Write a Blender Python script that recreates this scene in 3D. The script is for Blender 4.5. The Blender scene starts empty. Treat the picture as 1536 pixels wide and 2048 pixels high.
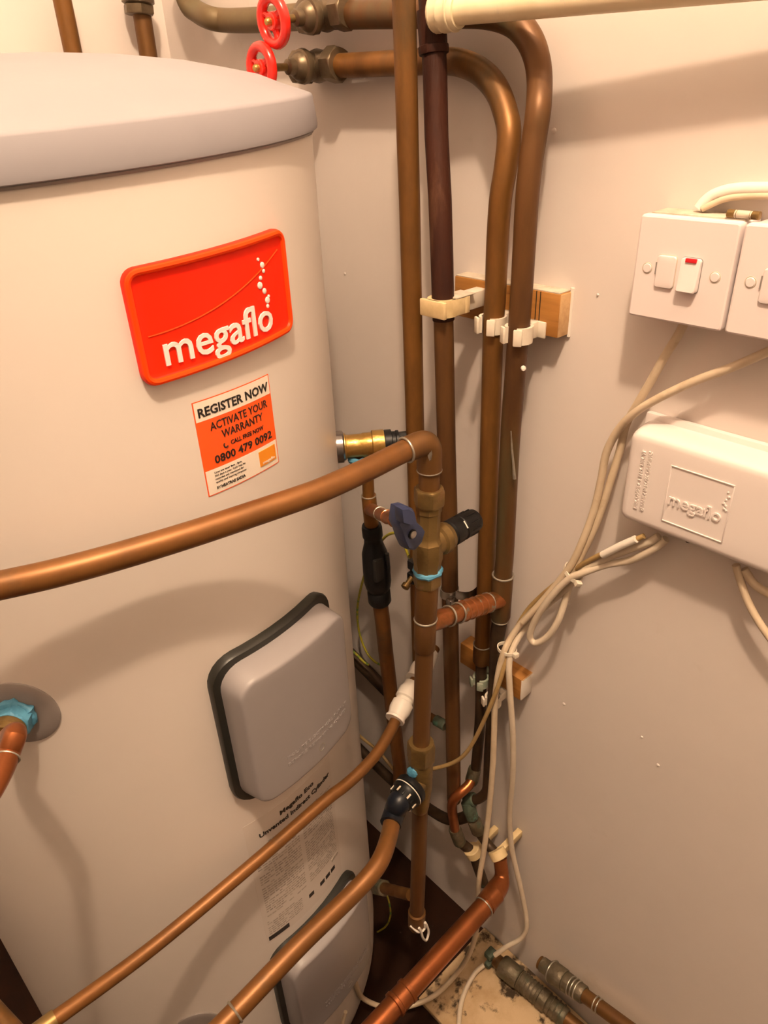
import bpy, bmesh, math, random
import numpy as np
from mathutils import Vector, Matrix
random.seed(4)
SC = bpy.context.scene
COL = SC.collection
V3 = lambda *a: np.array(a, dtype=float)

# ------------------------------------------------------------------ camera
# wall_right is the plane x=0 (room at x<0), +y runs along it away from the camera, floor z=0
F_PX, PITCH, YAW, ROLL = 1440.0, 0.52890984, 0.72882095, -0.04529739
CAM = V3(-0.645, 0.0, 1.408)
_F = V3(math.sin(YAW)*math.cos(PITCH), math.cos(YAW)*math.cos(PITCH), -math.sin(PITCH))
_R0 = V3(math.cos(YAW), -math.sin(YAW), 0)
_U0 = np.cross(_R0, _F)
_R = math.cos(ROLL)*_R0 + math.sin(ROLL)*_U0
_U = -math.sin(ROLL)*_R0 + math.cos(ROLL)*_U0
cam_d = bpy.data.cameras.new('camera'); cam = bpy.data.objects.new('camera', cam_d); COL.objects.link(cam)
cam_d.sensor_fit = 'HORIZONTAL'; cam_d.sensor_width = 36.0; cam_d.lens = F_PX/1536*36.0
cam_d.clip_start = 0.01; cam_d.clip_end = 50
M = Matrix.Identity(4)
for i in range(3):
    M[i][0] = _R[i]; M[i][1] = _U[i]; M[i][2] = -_F[i]; M[i][3] = CAM[i]
cam.matrix_world = M
SC.camera = cam

# ------------------------------------------------------------------ world, lamps, exposure
w = bpy.data.worlds.new('world'); SC.world = w; w.use_nodes = True
w.node_tree.nodes['Background'].inputs[0].default_value = (1.0, 0.80, 0.62, 1)
w.node_tree.nodes['Background'].inputs[1].default_value = 0.015
def lamp(name, loc, power, radius, col):
    l = bpy.data.lights.new(name, 'POINT'); l.energy = power; l.shadow_soft_size = radius; l.color = col
    o = bpy.data.objects.new(name, l); o.location = loc; COL.objects.link(o); return o
lamp('ceiling_bulb', (-0.67, -0.05, 2.54), 33.0, 0.036, (1.0, 0.735, 0.50))
SC.view_settings.view_transform = 'Standard'
try: SC.view_settings.look = 'None'
except Exception: pass
SC.view_settings.gamma = 1.0; SC.view_settings.use_curve_mapping = False
SC.view_settings.exposure = 1.32

# ------------------------------------------------------------------ measuring helpers
def ray(u, v): return _R*(u-768)/F_PX - _U*(v-1024)/F_PX + _F
def W(u, v, x=0.0):  d = ray(u, v); return CAM + d*((x-CAM[0])/d[0])
def YP(u, v, y):     d = ray(u, v); return CAM + d*((y-CAM[1])/d[1])
def ZP(u, v, z):     d = ray(u, v); return CAM + d*((z-CAM[2])/d[2])
def DP(u, v, t):     return CAM + ray(u, v)*t
CC = V3(-0.3886, 0.7994); CR = 0.289
def CY(th, z, r=0.0):
    a = math.radians(th); return V3(CC[0]+(CR+r)*math.cos(a), CC[1]+(CR+r)*math.sin(a), z)
def CYP(u, v, r=0.0):
    d = ray(u, v); ox, oy = CAM[0]-CC[0], CAM[1]-CC[1]; R = CR+r
    a = d[0]**2+d[1]**2; b = d[0]*ox+d[1]*oy; c = ox*ox+oy*oy-R*R
    D = max(0, b*b-a*c); t = (-b-math.sqrt(D))/a; p = CAM+d*t
    return math.degrees(math.atan2(p[1]-CC[1], p[0]-CC[0])), p[2]

# ------------------------------------------------------------------ materials
MATS = {}
def mat(name, c, rough=0.5, metal=0.0, c2=None, scale=20.0, lo=0.45, hi=0.65, c3=None, scale3=8.0, lo3=0.58, hi3=0.68,
        bump=0.0, bscale=60.0, stretch=(1,1,1), coat=0.0, spec=0.5, rough2=None):
    m = bpy.data.materials.new(name); m.use_nodes = True; MATS[name] = m
    nt = m.node_tree; N = nt.nodes; L = nt.links; b = N['Principled BSDF']
    b.inputs['Base Color'].default_value = (*c, 1); b.inputs['Roughness'].default_value = rough
    b.inputs['Metallic'].default_value = metal
    b.inputs['Specular IOR Level'].default_value = spec
    if coat: b.inputs['Coat Weight'].default_value = coat
    tc = N.new('ShaderNodeTexCoord'); mp = N.new('ShaderNodeMapping'); mp.inputs['Scale'].default_value = stretch
    geo = N.new('ShaderNodeNewGeometry'); L.new(geo.outputs['Position'], mp.inputs['Vector'])
    last = None
    def layer(prev, prevcol, col, sc, l, h, det=6):
        n = N.new('ShaderNodeTexNoise'); n.inputs['Scale'].default_value = sc; n.inputs['Detail'].default_value = det
        n.inputs['Roughness'].default_value = 0.62
        L.new(mp.outputs['Vector'], n.inputs['Vector'])
        r = N.new('ShaderNodeMapRange'); r.inputs['From Min'].default_value = l; r.inputs['From Max'].default_value = h
        L.new(n.outputs['Fac'], r.inputs['Value'])
        mx = N.new('ShaderNodeMix'); mx.data_type = 'RGBA'
        L.new(r.outputs['Result'], mx.inputs['Factor'])
        if prev is None: mx.inputs['A'].default_value = (*prevcol, 1)
        else: L.new(prev, mx.inputs['A'])
        mx.inputs['B'].default_value = (*col, 1)
        return mx.outputs['Result'], r.outputs['Result']
    fac = None
    if c2: last, fac = layer(None, c, c2, scale, lo, hi)
    if c3: last, _ = layer(last, c, c3, scale3, lo3, hi3)
    if last is not None: L.new(last, b.inputs['Base Color'])
    if rough2 is not None and fac is not None:
        mr = N.new('ShaderNodeMapRange'); mr.inputs['To Min'].default_value = rough; mr.inputs['To Max'].default_value = rough2
        L.new(fac, mr.inputs['Value']); L.new(mr.outputs['Result'], b.inputs['Roughness'])
    if bump:
        n = N.new('ShaderNodeTexNoise'); n.inputs['Scale'].default_value = bscale; n.inputs['Detail'].default_value = 5
        L.new(mp.outputs['Vector'], n.inputs['Vector'])
        bp = N.new('ShaderNodeBump'); bp.inputs['Strength'].default_value = bump; bp.inputs['Distance'].default_value = 0.004
        L.new(n.outputs['Fac'], bp.inputs['Height']); L.new(bp.outputs['Normal'], b.inputs['Normal'])
    return m
mat('wall_paint', (0.755,0.69,0.65), 0.58, c2=(0.72,0.658,0.618), scale=5, lo=0.35, hi=0.7, c3=(0.60,0.53,0.46), scale3=6, lo3=0.64, hi3=0.80, bump=0.16, bscale=38)
mat('ceiling_paint', (0.86,0.84,0.82), 0.8, c2=(0.84,0.82,0.80), scale=4)
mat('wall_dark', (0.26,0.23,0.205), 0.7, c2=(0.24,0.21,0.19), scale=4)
mat('floor_brown', (0.022,0.0068,0.0022), 0.6, spec=0.15, c2=(0.012,0.004,0.0015), scale=9, c3=(0.10,0.07,0.05), scale3=70, lo3=0.68, hi3=0.74, bump=0.15)
mat('board', (0.62,0.46,0.28), 0.6, c2=(0.42,0.28,0.14), scale=14, lo=0.42, hi=0.7, c3=(0.05,0.03,0.015), scale3=26, lo3=0.54, hi3=0.62, bump=0.2)
mat('casing_white', (0.70,0.645,0.60), 0.36, c2=(0.685,0.63,0.58), scale=3, bump=0.015, bscale=12)
mat('lid_grey', (0.285,0.272,0.295), 0.6, c2=(0.30,0.287,0.31), scale=4, spec=0.3, bump=0.03, bscale=90)
mat('cover_grey', (0.29,0.27,0.275), 0.42, c2=(0.305,0.285,0.29), scale=6)
mat('disc_grey', (0.25,0.22,0.21), 0.5, c2=(0.27,0.24,0.23), scale=9)
mat('gasket_black', (0.018,0.018,0.015), 0.4, c2=(0.025,0.025,0.02), scale=20)
mat('badge_red', (0.95,0.020,0.0015), 0.42, c2=(0.97,0.026,0.002), scale=6, spec=0.2)
mat('badge_red_lit', (0.98,0.055,0.002), 0.42, c2=(0.98,0.065,0.003), scale=6, spec=0.2)  # badge red with the raised rim's stronger lighting put into the colour
mat('badge_white', (0.86,0.78,0.76), 0.4, c2=(0.82,0.74,0.72), scale=40)
mat('print_cream', (0.84,0.76,0.66), 0.45, c2=(0.82,0.74,0.64), scale=12)
mat('print_orange', (0.88,0.105,0.012), 0.4, c2=(0.90,0.12,0.014), scale=12)
mat('print_black', (0.015,0.012,0.012), 0.45, c2=(0.02,0.016,0.015), scale=30)
mat('print_grey', (0.33,0.29,0.26), 0.5, c2=(0.52,0.46,0.40), scale=160, lo=0.4, hi=0.6)
mat('print_yellow', (0.85,0.30,0.02), 0.4, c2=(0.75,0.10,0.01), scale=30)
mat('paper', (0.68,0.62,0.57), 0.5, c2=(0.66,0.60,0.55), scale=14)
# metals
mat('copper_warm', (0.215,0.094,0.021), 0.43, 0.45, c2=(0.15,0.066,0.016), scale=24, c3=(0.10,0.058,0.022), scale3=15, lo3=0.54, hi3=0.70, stretch=(1,1,0.35), rough2=0.55)
mat('copper_dull', (0.17,0.08,0.022), 0.46, 0.5, c2=(0.13,0.058,0.021), scale=20, c3=(0.10,0.075,0.035), scale3=16, lo3=0.6, hi3=0.72, stretch=(1,1,0.35), rough2=0.6)
mat('copper_olive', (0.15,0.105,0.05), 0.5, 0.3, c2=(0.17,0.10,0.045), scale=18, c3=(0.19,0.165,0.09), scale3=9, lo3=0.50, hi3=0.66, rough2=0.65)
mat('copper_front', (0.215,0.090,0.024), 0.42, 0.45, c2=(0.17,0.072,0.020), scale=18, c3=(0.12,0.065,0.028), scale3=14, lo3=0.58, hi3=0.72, rough2=0.45)
mat('copper_bright', (0.36,0.115,0.038), 0.30, 0.8, c2=(0.26,0.085,0.028), scale=22, c3=(0.22,0.08,0.03), scale3=15, lo3=0.62, hi3=0.72, rough2=0.4)
mat('copper_wrap', (0.38,0.13,0.045), 0.3, 0.7, c2=(0.22,0.095,0.03), scale=60, c3=(0.25,0.26,0.20), scale3=45, lo3=0.6, hi3=0.66)
mat('painted_maroon', (0.052,0.018,0.011), 0.5, 0.0, c2=(0.038,0.015,0.011), scale=40, c3=(0.13,0.062,0.035), scale3=22, lo3=0.56, hi3=0.72, bump=0.6, bscale=90, stretch=(1,1,0.2), spec=0.15)
mat('brown_aged', (0.145,0.066,0.021), 0.46, 0.4, c2=(0.095,0.043,0.017), scale=22, c3=(0.11,0.085,0.04), scale3=12, lo3=0.52, hi3=0.68, stretch=(1,1,0.25))
mat('pipe_dark', (0.075,0.045,0.024), 0.5, 0.5, c2=(0.045,0.028,0.018), scale=20, c3=(0.06,0.15,0.11), scale3=24, lo3=0.64, hi3=0.72)
mat('verdigris', (0.09,0.12,0.085), 0.65, 0.3, c2=(0.05,0.05,0.035), scale=40, c3=(0.10,0.24,0.18), scale3=50, lo3=0.55, hi3=0.66, bump=0.3)
mat('corroded', (0.13,0.105,0.065), 0.5, 0.5, c2=(0.20,0.16,0.11), scale=55, c3=(0.09,0.12,0.08), scale3=30, lo3=0.55, hi3=0.68, bump=0.4, bscale=120)
mat('brass', (0.52,0.33,0.10), 0.33, 0.85, c2=(0.42,0.25,0.07), scale=50, bump=0.15, bscale=160)
mat('brass_dull', (0.24,0.155,0.055), 0.42, 0.65, c2=(0.16,0.105,0.04), scale=36, c3=(0.30,0.16,0.09), scale3=28, lo3=0.6, hi3=0.72)
mat('valve_bronze', (0.17,0.125,0.075), 0.40, 0.6, c2=(0.11,0.08,0.05), scale=42, c3=(0.28,0.23,0.16), scale3=30, lo3=0.58, hi3=0.7)
mat('solder', (0.42,0.39,0.33), 0.4, 0.7, c2=(0.30,0.27,0.22), scale=90)
mat('wheel_red', (0.78,0.022,0.012), 0.26, c2=(0.66,0.018,0.010), scale=40, coat=0.4)
mat('plastic_black', (0.006,0.006,0.007), 0.42, c2=(0.009,0.009,0.010), scale=30, spec=0.3)
mat('plastic_navy', (0.007,0.010,0.018), 0.36, c2=(0.005,0.007,0.012), scale=30, spec=0.35)
mat('handle_blue', (0.035,0.05,0.125), 0.45, c2=(0.028,0.04,0.10), scale=30)
mat('paste_blue', (0.085,0.29,0.45), 0.5, c2=(0.06,0.23,0.38), scale=70, bump=0.4, bscale=150)
mat('chrome_dark', (0.28,0.26,0.25), 0.22, 0.9, c2=(0.20,0.18,0.17), scale=40)
mat('steel', (0.50,0.47,0.43), 0.35, 0.85, c2=(0.36,0.33,0.30), scale=50)
mat('plastic_white', (0.78,0.73,0.66), 0.35, c2=(0.74,0.69,0.62), scale=30)
mat('switch_white', (0.80,0.725,0.72), 0.26, c2=(0.79,0.715,0.71), scale=12)
mat('box_white', (0.80,0.735,0.715), 0.33, c2=(0.79,0.725,0.70), scale=10)
mat('dust', (0.58,0.50,0.40), 0.9, c2=(0.42,0.36,0.28), scale=60, c3=(0.72,0.64,0.55), scale3=30)
mat('switch_red', (0.75,0.02,0.03), 0.3, c2=(0.65,0.015,0.025), scale=40)
mat('clip_cream', (0.72,0.56,0.31), 0.5, c2=(0.62,0.47,0.24), scale=50)
mat('clip_white', (0.74,0.67,0.56), 0.5, c2=(0.66,0.58,0.47), scale=50)
mat('clip_green', (0.30,0.36,0.27), 0.55, c2=(0.52,0.50,0.42), scale=60)
mat('pipe_cream', (0.80,0.69,0.47), 0.42, c2=(0.74,0.62,0.40), scale=18, c3=(0.60,0.50,0.40), scale3=26, lo3=0.64, hi3=0.72)
mat('timber', (0.46,0.205,0.045), 0.5, c2=(0.33,0.135,0.028), scale=30, lo=0.35, hi=0.7, c3=(0.22,0.085,0.02), scale3=60, lo3=0.6, hi3=0.7, stretch=(3,0.25,4))
mat('timber_end', (0.60,0.38,0.18), 0.65, c2=(0.48,0.28,0.12), scale=80)
mat('paint_drip', (0.80,0.75,0.68), 0.5, c2=(0.76,0.70,0.62), scale=60)
mat('cable_cream', (0.62,0.51,0.37), 0.42, c2=(0.57,0.46,0.32), scale=40, c3=(0.45,0.34,0.21), scale3=22, lo3=0.58, hi3=0.72)
mat('cable_white', (0.66,0.57,0.45), 0.42, c2=(0.60,0.51,0.39), scale=40)
mat('cable_tan', (0.40,0.27,0.11), 0.45, c2=(0.33,0.21,0.08), scale=50)
mat('wire_yellow', (0.42,0.36,0.03), 0.45, c2=(0.10,0.26,0.05), scale=90, lo=0.52, hi=0.6)
mat('fuse_body', (0.62,0.54,0.42), 0.5, c2=(0.50,0.40,0.28), scale=90)
mat('fuse_cap', (0.24,0.15,0.05), 0.4, 0.7, c2=(0.16,0.10,0.04), scale=90)
mat('hole_black', (0.01,0.009,0.008), 0.8, c2=(0.014,0.012,0.01), scale=20)

# ------------------------------------------------------------------ object helpers
def tag(o, label=None, cat=None, group=None, kind=None):
    if label: o['label'] = label
    if cat: o['category'] = cat
    if group: o['group'] = group
    if kind: o['kind'] = kind
    return o
def thing(name, label, cat, loc, group=None):
    o = bpy.data.objects.new(name, None); o.empty_display_size = 0.02; COL.objects.link(o)
    o.location = tuple(loc); return tag(o, label, cat, group)
def origin_of(o):
    p = Vector((0,0,0))
    while o is not None: p += o.location; o = o.parent
    return np.array(p)
def mesh_obj(name, geo, m, parent=None, loc=None, sharp=38, label=None):
    vs, fs = geo
    org = origin_of(parent) if parent is not None else (V3(*loc) if loc is not None else np.mean(np.array(vs), axis=0))
    me = bpy.data.meshes.new(name)
    me.from_pydata([tuple(np.asarray(v)-org) for v in vs], [], fs)
    bm = bmesh.new(); bm.from_mesh(me); bmesh.ops.remove_doubles(bm, verts=bm.verts, dist=1e-6)
    bmesh.ops.recalc_face_normals(bm, faces=bm.faces); bm.to_mesh(me); bm.free()
    me.shade_smooth()
    try: me.set_sharp_from_angle(angle=math.radians(sharp))
    except Exception: pass
    me.materials.append(MATS[m])
    o = bpy.data.objects.new(name, me); COL.objects.link(o)
    if parent is not None: o.parent = parent
    else: o.location = tuple(org)
    if label: o['label'] = label
    return o
def join(*gs):
    vs, fs = [], []
    for v, f in gs:
        n = len(vs); vs += list(v); fs += [tuple(i+n for i in q) for q in f]
    return vs, fs
def frames(P):
    P = [np.asarray(p, float) for p in P]; n = len(P); T = []
    for i in range(n):
        t = P[min(i+1, n-1)]-P[max(i-1, 0)]; T.append(t/(np.linalg.norm(t)+1e-12))
    a = V3(0,0,1) if abs(T[0][2]) < 0.9 else V3(1,0,0)
    u = np.cross(a, T[0]); u /= np.linalg.norm(u); out = []
    for t in T:
        u = u - t*np.dot(u, t); u /= np.linalg.norm(u); out.append((u, np.cross(t, u)))
    return P, T, out
def tube(P, r, seg=16, caps=True):
    P, T, Fm = frames(P); rs = r if hasattr(r, '__len__') else [r]*len(P); vs, fs = [], []
    for p, (u, v), q in zip(P, Fm, rs):
        for k in range(seg):
            a = 2*math.pi*k/seg; vs.append(p+(u*math.cos(a)+v*math.sin(a))*q)
    for i in range(len(P)-1):
        for k in range(seg):
            k2 = (k+1) % seg; fs.append((i*seg+k, i*seg+k2, (i+1)*seg+k2, (i+1)*seg+k))
    if caps:
        fs.append(tuple(range(seg-1, -1, -1))); b = (len(P)-1)*seg; fs.append(tuple(range(b, b+seg)))
    return vs, fs
def lathe(p, d, prof, seg=24, rot=0.0, up=None):
    """prof: list of (t along d, radius)"""
    p = np.asarray(p, float); d = np.asarray(d, float); d = d/np.linalg.norm(d)
    a = V3(0,0,1) if abs(d[2]) < 0.9 else V3(1,0,0)
    u = np.cross(a, d); u /= np.linalg.norm(u); v = np.cross(d, u); vs, fs = [], []
    for t, r in prof:
        for k in range(seg):
            an = 2*math.pi*k/seg+rot; vs.append(p+d*t+(u*math.cos(an)+v*math.sin(an))*r)
    for i in range(len(prof)-1):
        for k in range(seg):
            k2 = (k+1) % seg; fs.append((i*seg+k, i*seg+k2, (i+1)*seg+k2, (i+1)*seg+k))
    fs.append(tuple(range(seg-1, -1, -1))); b = (len(prof)-1)*seg; fs.append(tuple(range(b, b+seg)))
    return vs, fs
def between(a, b, prof, seg=24, rot=0.0):
    """prof t as fraction 0..1 of a->b"""
    a = np.asarray(a, float); b = np.asarray(b, float); L = np.linalg.norm(b-a)
    return lathe(a, b-a, [(t*L, r) for t, r in prof], seg, rot)
def hexnut(a, b, r, ch=0.15, rot=0.3):
    """hexagonal nut with turned chamfers"""
    a = np.asarray(a, float); b = np.asarray(b, float); L = np.linalg.norm(b-a)
    d = (b-a)/L; ax = V3(0,0,1) if abs(d[2]) < 0.9 else V3(1,0,0)
    u = np.cross(ax, d); u /= np.linalg.norm(u); v = np.cross(d, u); vs, fs = [], []
    n = 24; ap = r*math.cos(math.pi/6)
    rows = [(0, 0.86, False), (ch*L*0.35, 0.95, False), (ch*L, 1, True), (L-ch*L, 1, True), (L-ch*L*0.35, 0.95, False), (L, 0.86, False)]
    for t, s, hx in rows:
        for k in range(n):
            an = 2*math.pi*k/n; m = (an % (math.pi/3))-math.pi/6; hr = ap/math.cos(m)
            rr = hr if hx else min(hr, r*s)
            vs.append(a+d*t+(u*math.cos(an+rot)+v*math.sin(an+rot))*rr)
    for i in range(len(rows)-1):
        for k in range(n):
            k2 = (k+1) % n; fs.append((i*n+k, i*n+k2, (i+1)*n+k2, (i+1)*n+k))
    fs.append(tuple(range(n-1, -1, -1))); b0 = (len(rows)-1)*n; fs.append(tuple(range(b0, b0+n)))
    return vs, fs
def torus(c, d, R, r, seg=28, cs=8, wob=0.0):
    c = np.asarray(c, float); d = np.asarray(d, float); d = d/np.linalg.norm(d)
    a = V3(0,0,1) if abs(d[2]) < 0.9 else V3(1,0,0)
    u = np.cross(a, d); u /= np.linalg.norm(u); v = np.cross(d, u); vs, fs = [], []
    for i in range(seg):
        A = 2*math.pi*i/seg; e = u*math.cos(A)+v*math.sin(A); rr = r*(1+wob*random.uniform(-1, 1))
        for j in range(cs):
            B = 2*math.pi*j/cs; vs.append(c+e*(R+rr*math.cos(B))+d*rr*math.sin(B))
    for i in range(seg):
        for j in range(cs):
            i2, j2 = (i+1) % seg, (j+1) % cs; fs.append((i*cs+j, i2*cs+j, i2*cs+j2, i*cs+j2))
    return vs, fs
def smooth(P, n=8):
    P = [np.asarray(p, float) for p in P]; Q = [2*P[0]-P[1]]+P+[2*P[-1]-P[-2]]; out = []
    for i in range(1, len(Q)-2):
        p0, p1, p2, p3 = Q[i-1], Q[i], Q[i+1], Q[i+2]
        for k in range(n):
            t = k/n; out.append(0.5*((2*p1)+(-p0+p2)*t+(2*p0-5*p1+4*p2-p3)*t*t+(-p0+3*p1-3*p2+p3)*t**3))
    out.append(P[-1]); return out
def fillet(P, r, n=10):
    P = [np.asarray(p, float) for p in P]; out = [P[0]]
    for i in range(1, len(P)-1):
        rr = r[i-1] if hasattr(r, '__len__') else r
        a = P[i-1]-P[i]; b = P[i+1]-P[i]; la, lb = np.linalg.norm(a), np.linalg.norm(b); a /= la; b /= lb
        ang = math.acos(max(-1, min(1, float(np.dot(a, b))))); k = min(rr/math.tan(ang/2) if ang < 3.13 else 0, la*0.49, lb*0.49)
        s, e = P[i]+a*k, P[i]+b*k
        for j in range(n+1):
            t = j/n; q = s*(1-t)**2+P[i]*2*t*(1-t)+e*t*t
            # pull quadratic toward a circular arc
            out.append(q)
    out.append(P[-1]); return out
def box(c, s, ax=None, bev=0.0, seg=2):
    """box centred c with full sizes s, axes ax rows"""
    bm = bmesh.new(); bmesh.ops.create_cube(bm, size=1.0)
    for v in bm.verts: v.co = Vector((v.co.x*s[0], v.co.y*s[1], v.co.z*s[2]))
    if bev: bmesh.ops.bevel(bm, geom=list(bm.edges), offset=bev, segments=seg, profile=0.5, affect='EDGES')
    A = np.eye(3) if ax is None else np.array(ax, float)
    vs = [np.asarray(c, float)+A[0]*v.co.x+A[1]*v.co.y+A[2]*v.co.z for v in bm.verts]
    bm.verts.index_update(); fs = [tuple(v.index for v in f.verts) for f in bm.faces]; bm.free()
    return vs, fs
def rrect(wd, ht, r, nc=6, nl=18, nh=10):
    pts = []; hw, hh = wd/2, ht/2; r = max(r, 1e-5)
    def seg(a, b, n): 
        for i in range(n): t = i/n; pts.append((a[0]+(b[0]-a[0])*t, a[1]+(b[1]-a[1])*t))
    def arc(cx, cy, a0):
        for i in range(nc): a = a0+math.pi/2*i/nc; pts.append((cx+r*math.cos(a), cy+r*math.sin(a)))
    seg((-hw+r, -hh), (hw-r, -hh), nl); arc(hw-r, -hh+r, -math.pi/2)
    seg((hw, -hh+r), (hw, hh-r), nh); arc(hw-r, hh-r, 0)
    seg((hw-r, hh), (-hw+r, hh), nl); arc(-hw+r, hh-r, math.pi/2)
    seg((-hw, hh-r), (-hw, -hh+r), nh); arc(-hw+r, -hh+r, math.pi)
    return pts
def plate(wd, ht, r, loops, fmap, fill=7, fillh=None, back=True):
    """stack of rounded-rectangle loops (inset, height, dx, dy); fmap(x,y,h)->world"""
    vs, fs = [], []; n = None
    def add(pts, h):
        nonlocal n; n = len(pts); vs.extend(fmap(x, y, h) for x, y in pts)
    for lp in loops:
        ins, h = lp[0], lp[1]; dx = lp[2] if len(lp) > 2 else 0; dy = lp[3] if len(lp) > 3 else 0
        add([(x+dx, y+dy) for x, y in rrect(wd-2*ins, ht-2*ins, max(r-ins, r*0.25))], h)
    ins, h = loops[-1][0], loops[-1][1]; dx = loops[-1][2] if len(loops[-1]) > 2 else 0; dy = loops[-1][3] if len(loops[-1]) > 3 else 0
    base = [(x, y) for x, y in rrect(wd-2*ins, ht-2*ins, max(r-ins, r*0.25))]
    for i in range(1, fill+1):
        s = 1-i/(fill+0.3); hh = fillh(1-s) if fillh else h
        add([(x*s+dx, y*s+dy) for x, y in base], hh)
    m = len(vs)//n
    for i in range(m-1):
        for k in range(n):
            k2 = (k+1) % n; fs.append((i*n+k, i*n+k2, (i+1)*n+k2, (i+1)*n+k))
    fs.append(tuple((m-1)*n+k for k in range(n)))
    return vs, fs
def cylmap(th0, z0, slope=0.0, lift=0.0):
    return lambda x, y, h: CY(th0+math.degrees(x/CR), z0+y+slope*x, h+lift)
_txt = {}
def text_geo(s, size, fmap, bold=0.0, depth=0.0004, align='LEFT', sx=1.0, space=1.0, res=3):
    cu = bpy.data.curves.new('t', 'FONT'); cu.body = s; cu.size = size; cu.align_x = align; cu.extrude = depth/2; cu.offset = bold
    cu.resolution_u = res; cu.space_character = space
    o = bpy.data.objects.new('t', cu); COL.objects.link(o); dg = bpy.context.evaluated_depsgraph_get(); dg.update()
    me = bpy.data.meshes.new_from_object(o.evaluated_get(dg))
    vs = [fmap(v.co.x*sx, v.co.y, v.co.z+depth/2) for v in me.vertices]; fs = [tuple(p.vertices) for p in me.polygons]
    bpy.data.objects.remove(o); bpy.data.curves.remove(cu); bpy.data.meshes.remove(me)
    return vs, fs
def quad_strip(x0, x1, y0, y1, fmap, h, n=8):
    vs, fs = [], []
    for i in range(n+1):
        x = x0+(x1-x0)*i/n; vs += [fmap(x, y0, h), fmap(x, y1, h)]
    for i in range(n): fs.append((2*i, 2*i+2, 2*i+3, 2*i+1))
    return vs, fs
def curved_panel(x0, x1, y0, y1, fmap, h0, h1, n=10):
    """thin solid strip following the surface"""
    vs, fs = [], []
    for i in range(n+1):
        x = x0+(x1-x0)*i/n; vs += [fmap(x, y0, h0), fmap(x, y0, h1), fmap(x, y1, h1), fmap(x, y1, h0)]
    for i in range(n):
        for j in range(4): a = 4*i+j; b = 4*i+(j+1) % 4; fs.append((a, b, b+4, a+4))
    fs.append((0, 1, 2, 3)); b = 4*n; fs.append((b+3, b+2, b+1, b))
    return vs, fs

# ------------------------------------------------------------------ room shell
def slab(name, lo, hi, m, nsub=0):
    lo, hi = V3(*lo), V3(*hi); o = mesh_obj(name, box((lo+hi)/2, hi-lo), m, loc=(lo+hi)/2); return tag(o, kind='structure')
XL, YF, YB, ZC = -1.40, -0.80, 1.16, 2.68
slab('wall_right', (0, YF-0.1, -0.05), (0.1, YB+0.1, ZC), 'wall_paint')
slab('wall_back', (XL-0.1, YB, -0.05), (0, YB+0.1, ZC), 'wall_paint')
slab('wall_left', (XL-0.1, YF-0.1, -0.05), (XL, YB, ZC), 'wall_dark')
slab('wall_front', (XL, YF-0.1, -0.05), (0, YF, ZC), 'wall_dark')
slab('floor', (XL-0.1, YF-0.1, -0.10), (0.1, YB+0.1, 0.0), 'floor_brown')
slab('ceiling', (XL-0.1, YF-0.1, ZC), (0.1, YB+0.1, ZC+0.1), 'ceiling_paint')
wr = bpy.data.objects['wall_right']
for (u, v, r_) in [(1108,262,0.0032),(690,547,0.0022),(1133,600,0.0012),(1284,1474,0.0020),(1316,1530,0.0026),(1128,1408,0.0030),(1196,590,0.0016)]:
    c = W(u, v, 0.0); mesh_obj('paint_blob', lathe(c+V3(0.001,0,0), V3(-1,0.1,0.1), [(0,r_),(0.0016,r_*0.8),(0.0022,r_*0.4)], 9), 'wall_paint', wr)
bd = mesh_obj('floor_board', box((-0.0925, 0.19, 0.006), (0.181, 0.59, 0.012), bev=0.002), 'board', loc=(-0.0925, 0.19, 0))
tag(bd, 'stained cream board on the dark floor against the wall', 'board')

# ------------------------------------------------------------------ hot water cylinder
ZL = 1.3695; TILT = 0.045
cyl = thing('hot_water_cylinder', 'large white hot water cylinder with a grey domed lid and red badge', 'water cylinder', (CC[0], CC[1], 0))
prof = [(0.0, 0.262), (0.012, 0.278), (0.05, 0.286), (0.12, CR), (0.4, CR), (0.8, CR), (1.2, CR), (1.375, CR), (1.385, 0.27)]
mesh_obj('body', lathe((CC[0], CC[1], 0.0), (0,0,1), prof, 96), 'casing_white', cyl, sharp=50)
lp = [(0.0, 0.2915), (0.001, 0.2945), (0.004, 0.2950), (0.0270, 0.2922), (0.0290, 0.2912), (0.0302, 0.2885), (0.0335, 0.280), (0.0400, 0.262), (0.048, 0.243),
      (0.055, 0.215), (0.064, 0.176), (0.0725, 0.12), (0.078, 0.06), (0.080, 0.015), (0.080, 0.002)]
vs, fs = lathe((0,0,0), (0,0,1), lp, 96)
vs = [V3(CC[0]+v[0]*1.0, CC[1]+v[1], ZL+v[2]+v[0]*TILT) for v in vs]
lid = mesh_obj('lid', (vs, fs), 'lid_grey', cyl, sharp=50, label='grey domed plastic lid')
vs, fs = torus((0,0,0), (0,0,1), 0.2895, 0.0022, 96, 6)
mesh_obj('lid_seam', ([V3(CC[0]+v[0], CC[1]+v[1], ZL-0.0005+v[2]+v[0]*TILT) for v in vs], fs), 'disc_grey', lid)

def fit_text(s, pL, pR, cap, par, m, name, lift=0.0006, bold=0.0, depth=0.0004, r=0.0, capr=0.70):
    (t0, z0), (t1, z1) = CYP(*pL, r), CYP(*pR, r); wd = math.radians(t1-t0)*(CR+r)
    cu = text_geo(s, cap/capr, lambda x, y, h: V3(x, y, h), bold, depth)
    xs = [v[0] for v in cu[0]]; n0, n1 = min(xs), max(xs); sx = wd/(n1-n0); sl = (z1-z0)/wd
    g = ([CY(t0+math.degrees((v[0]-n0)*sx/(CR+r)), z0+v[1]+sl*(v[0]-n0)*sx, r+lift+v[2]) for v in cu[0]], cu[1])
    return mesh_obj(name, g, m, par, sharp=30)

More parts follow.
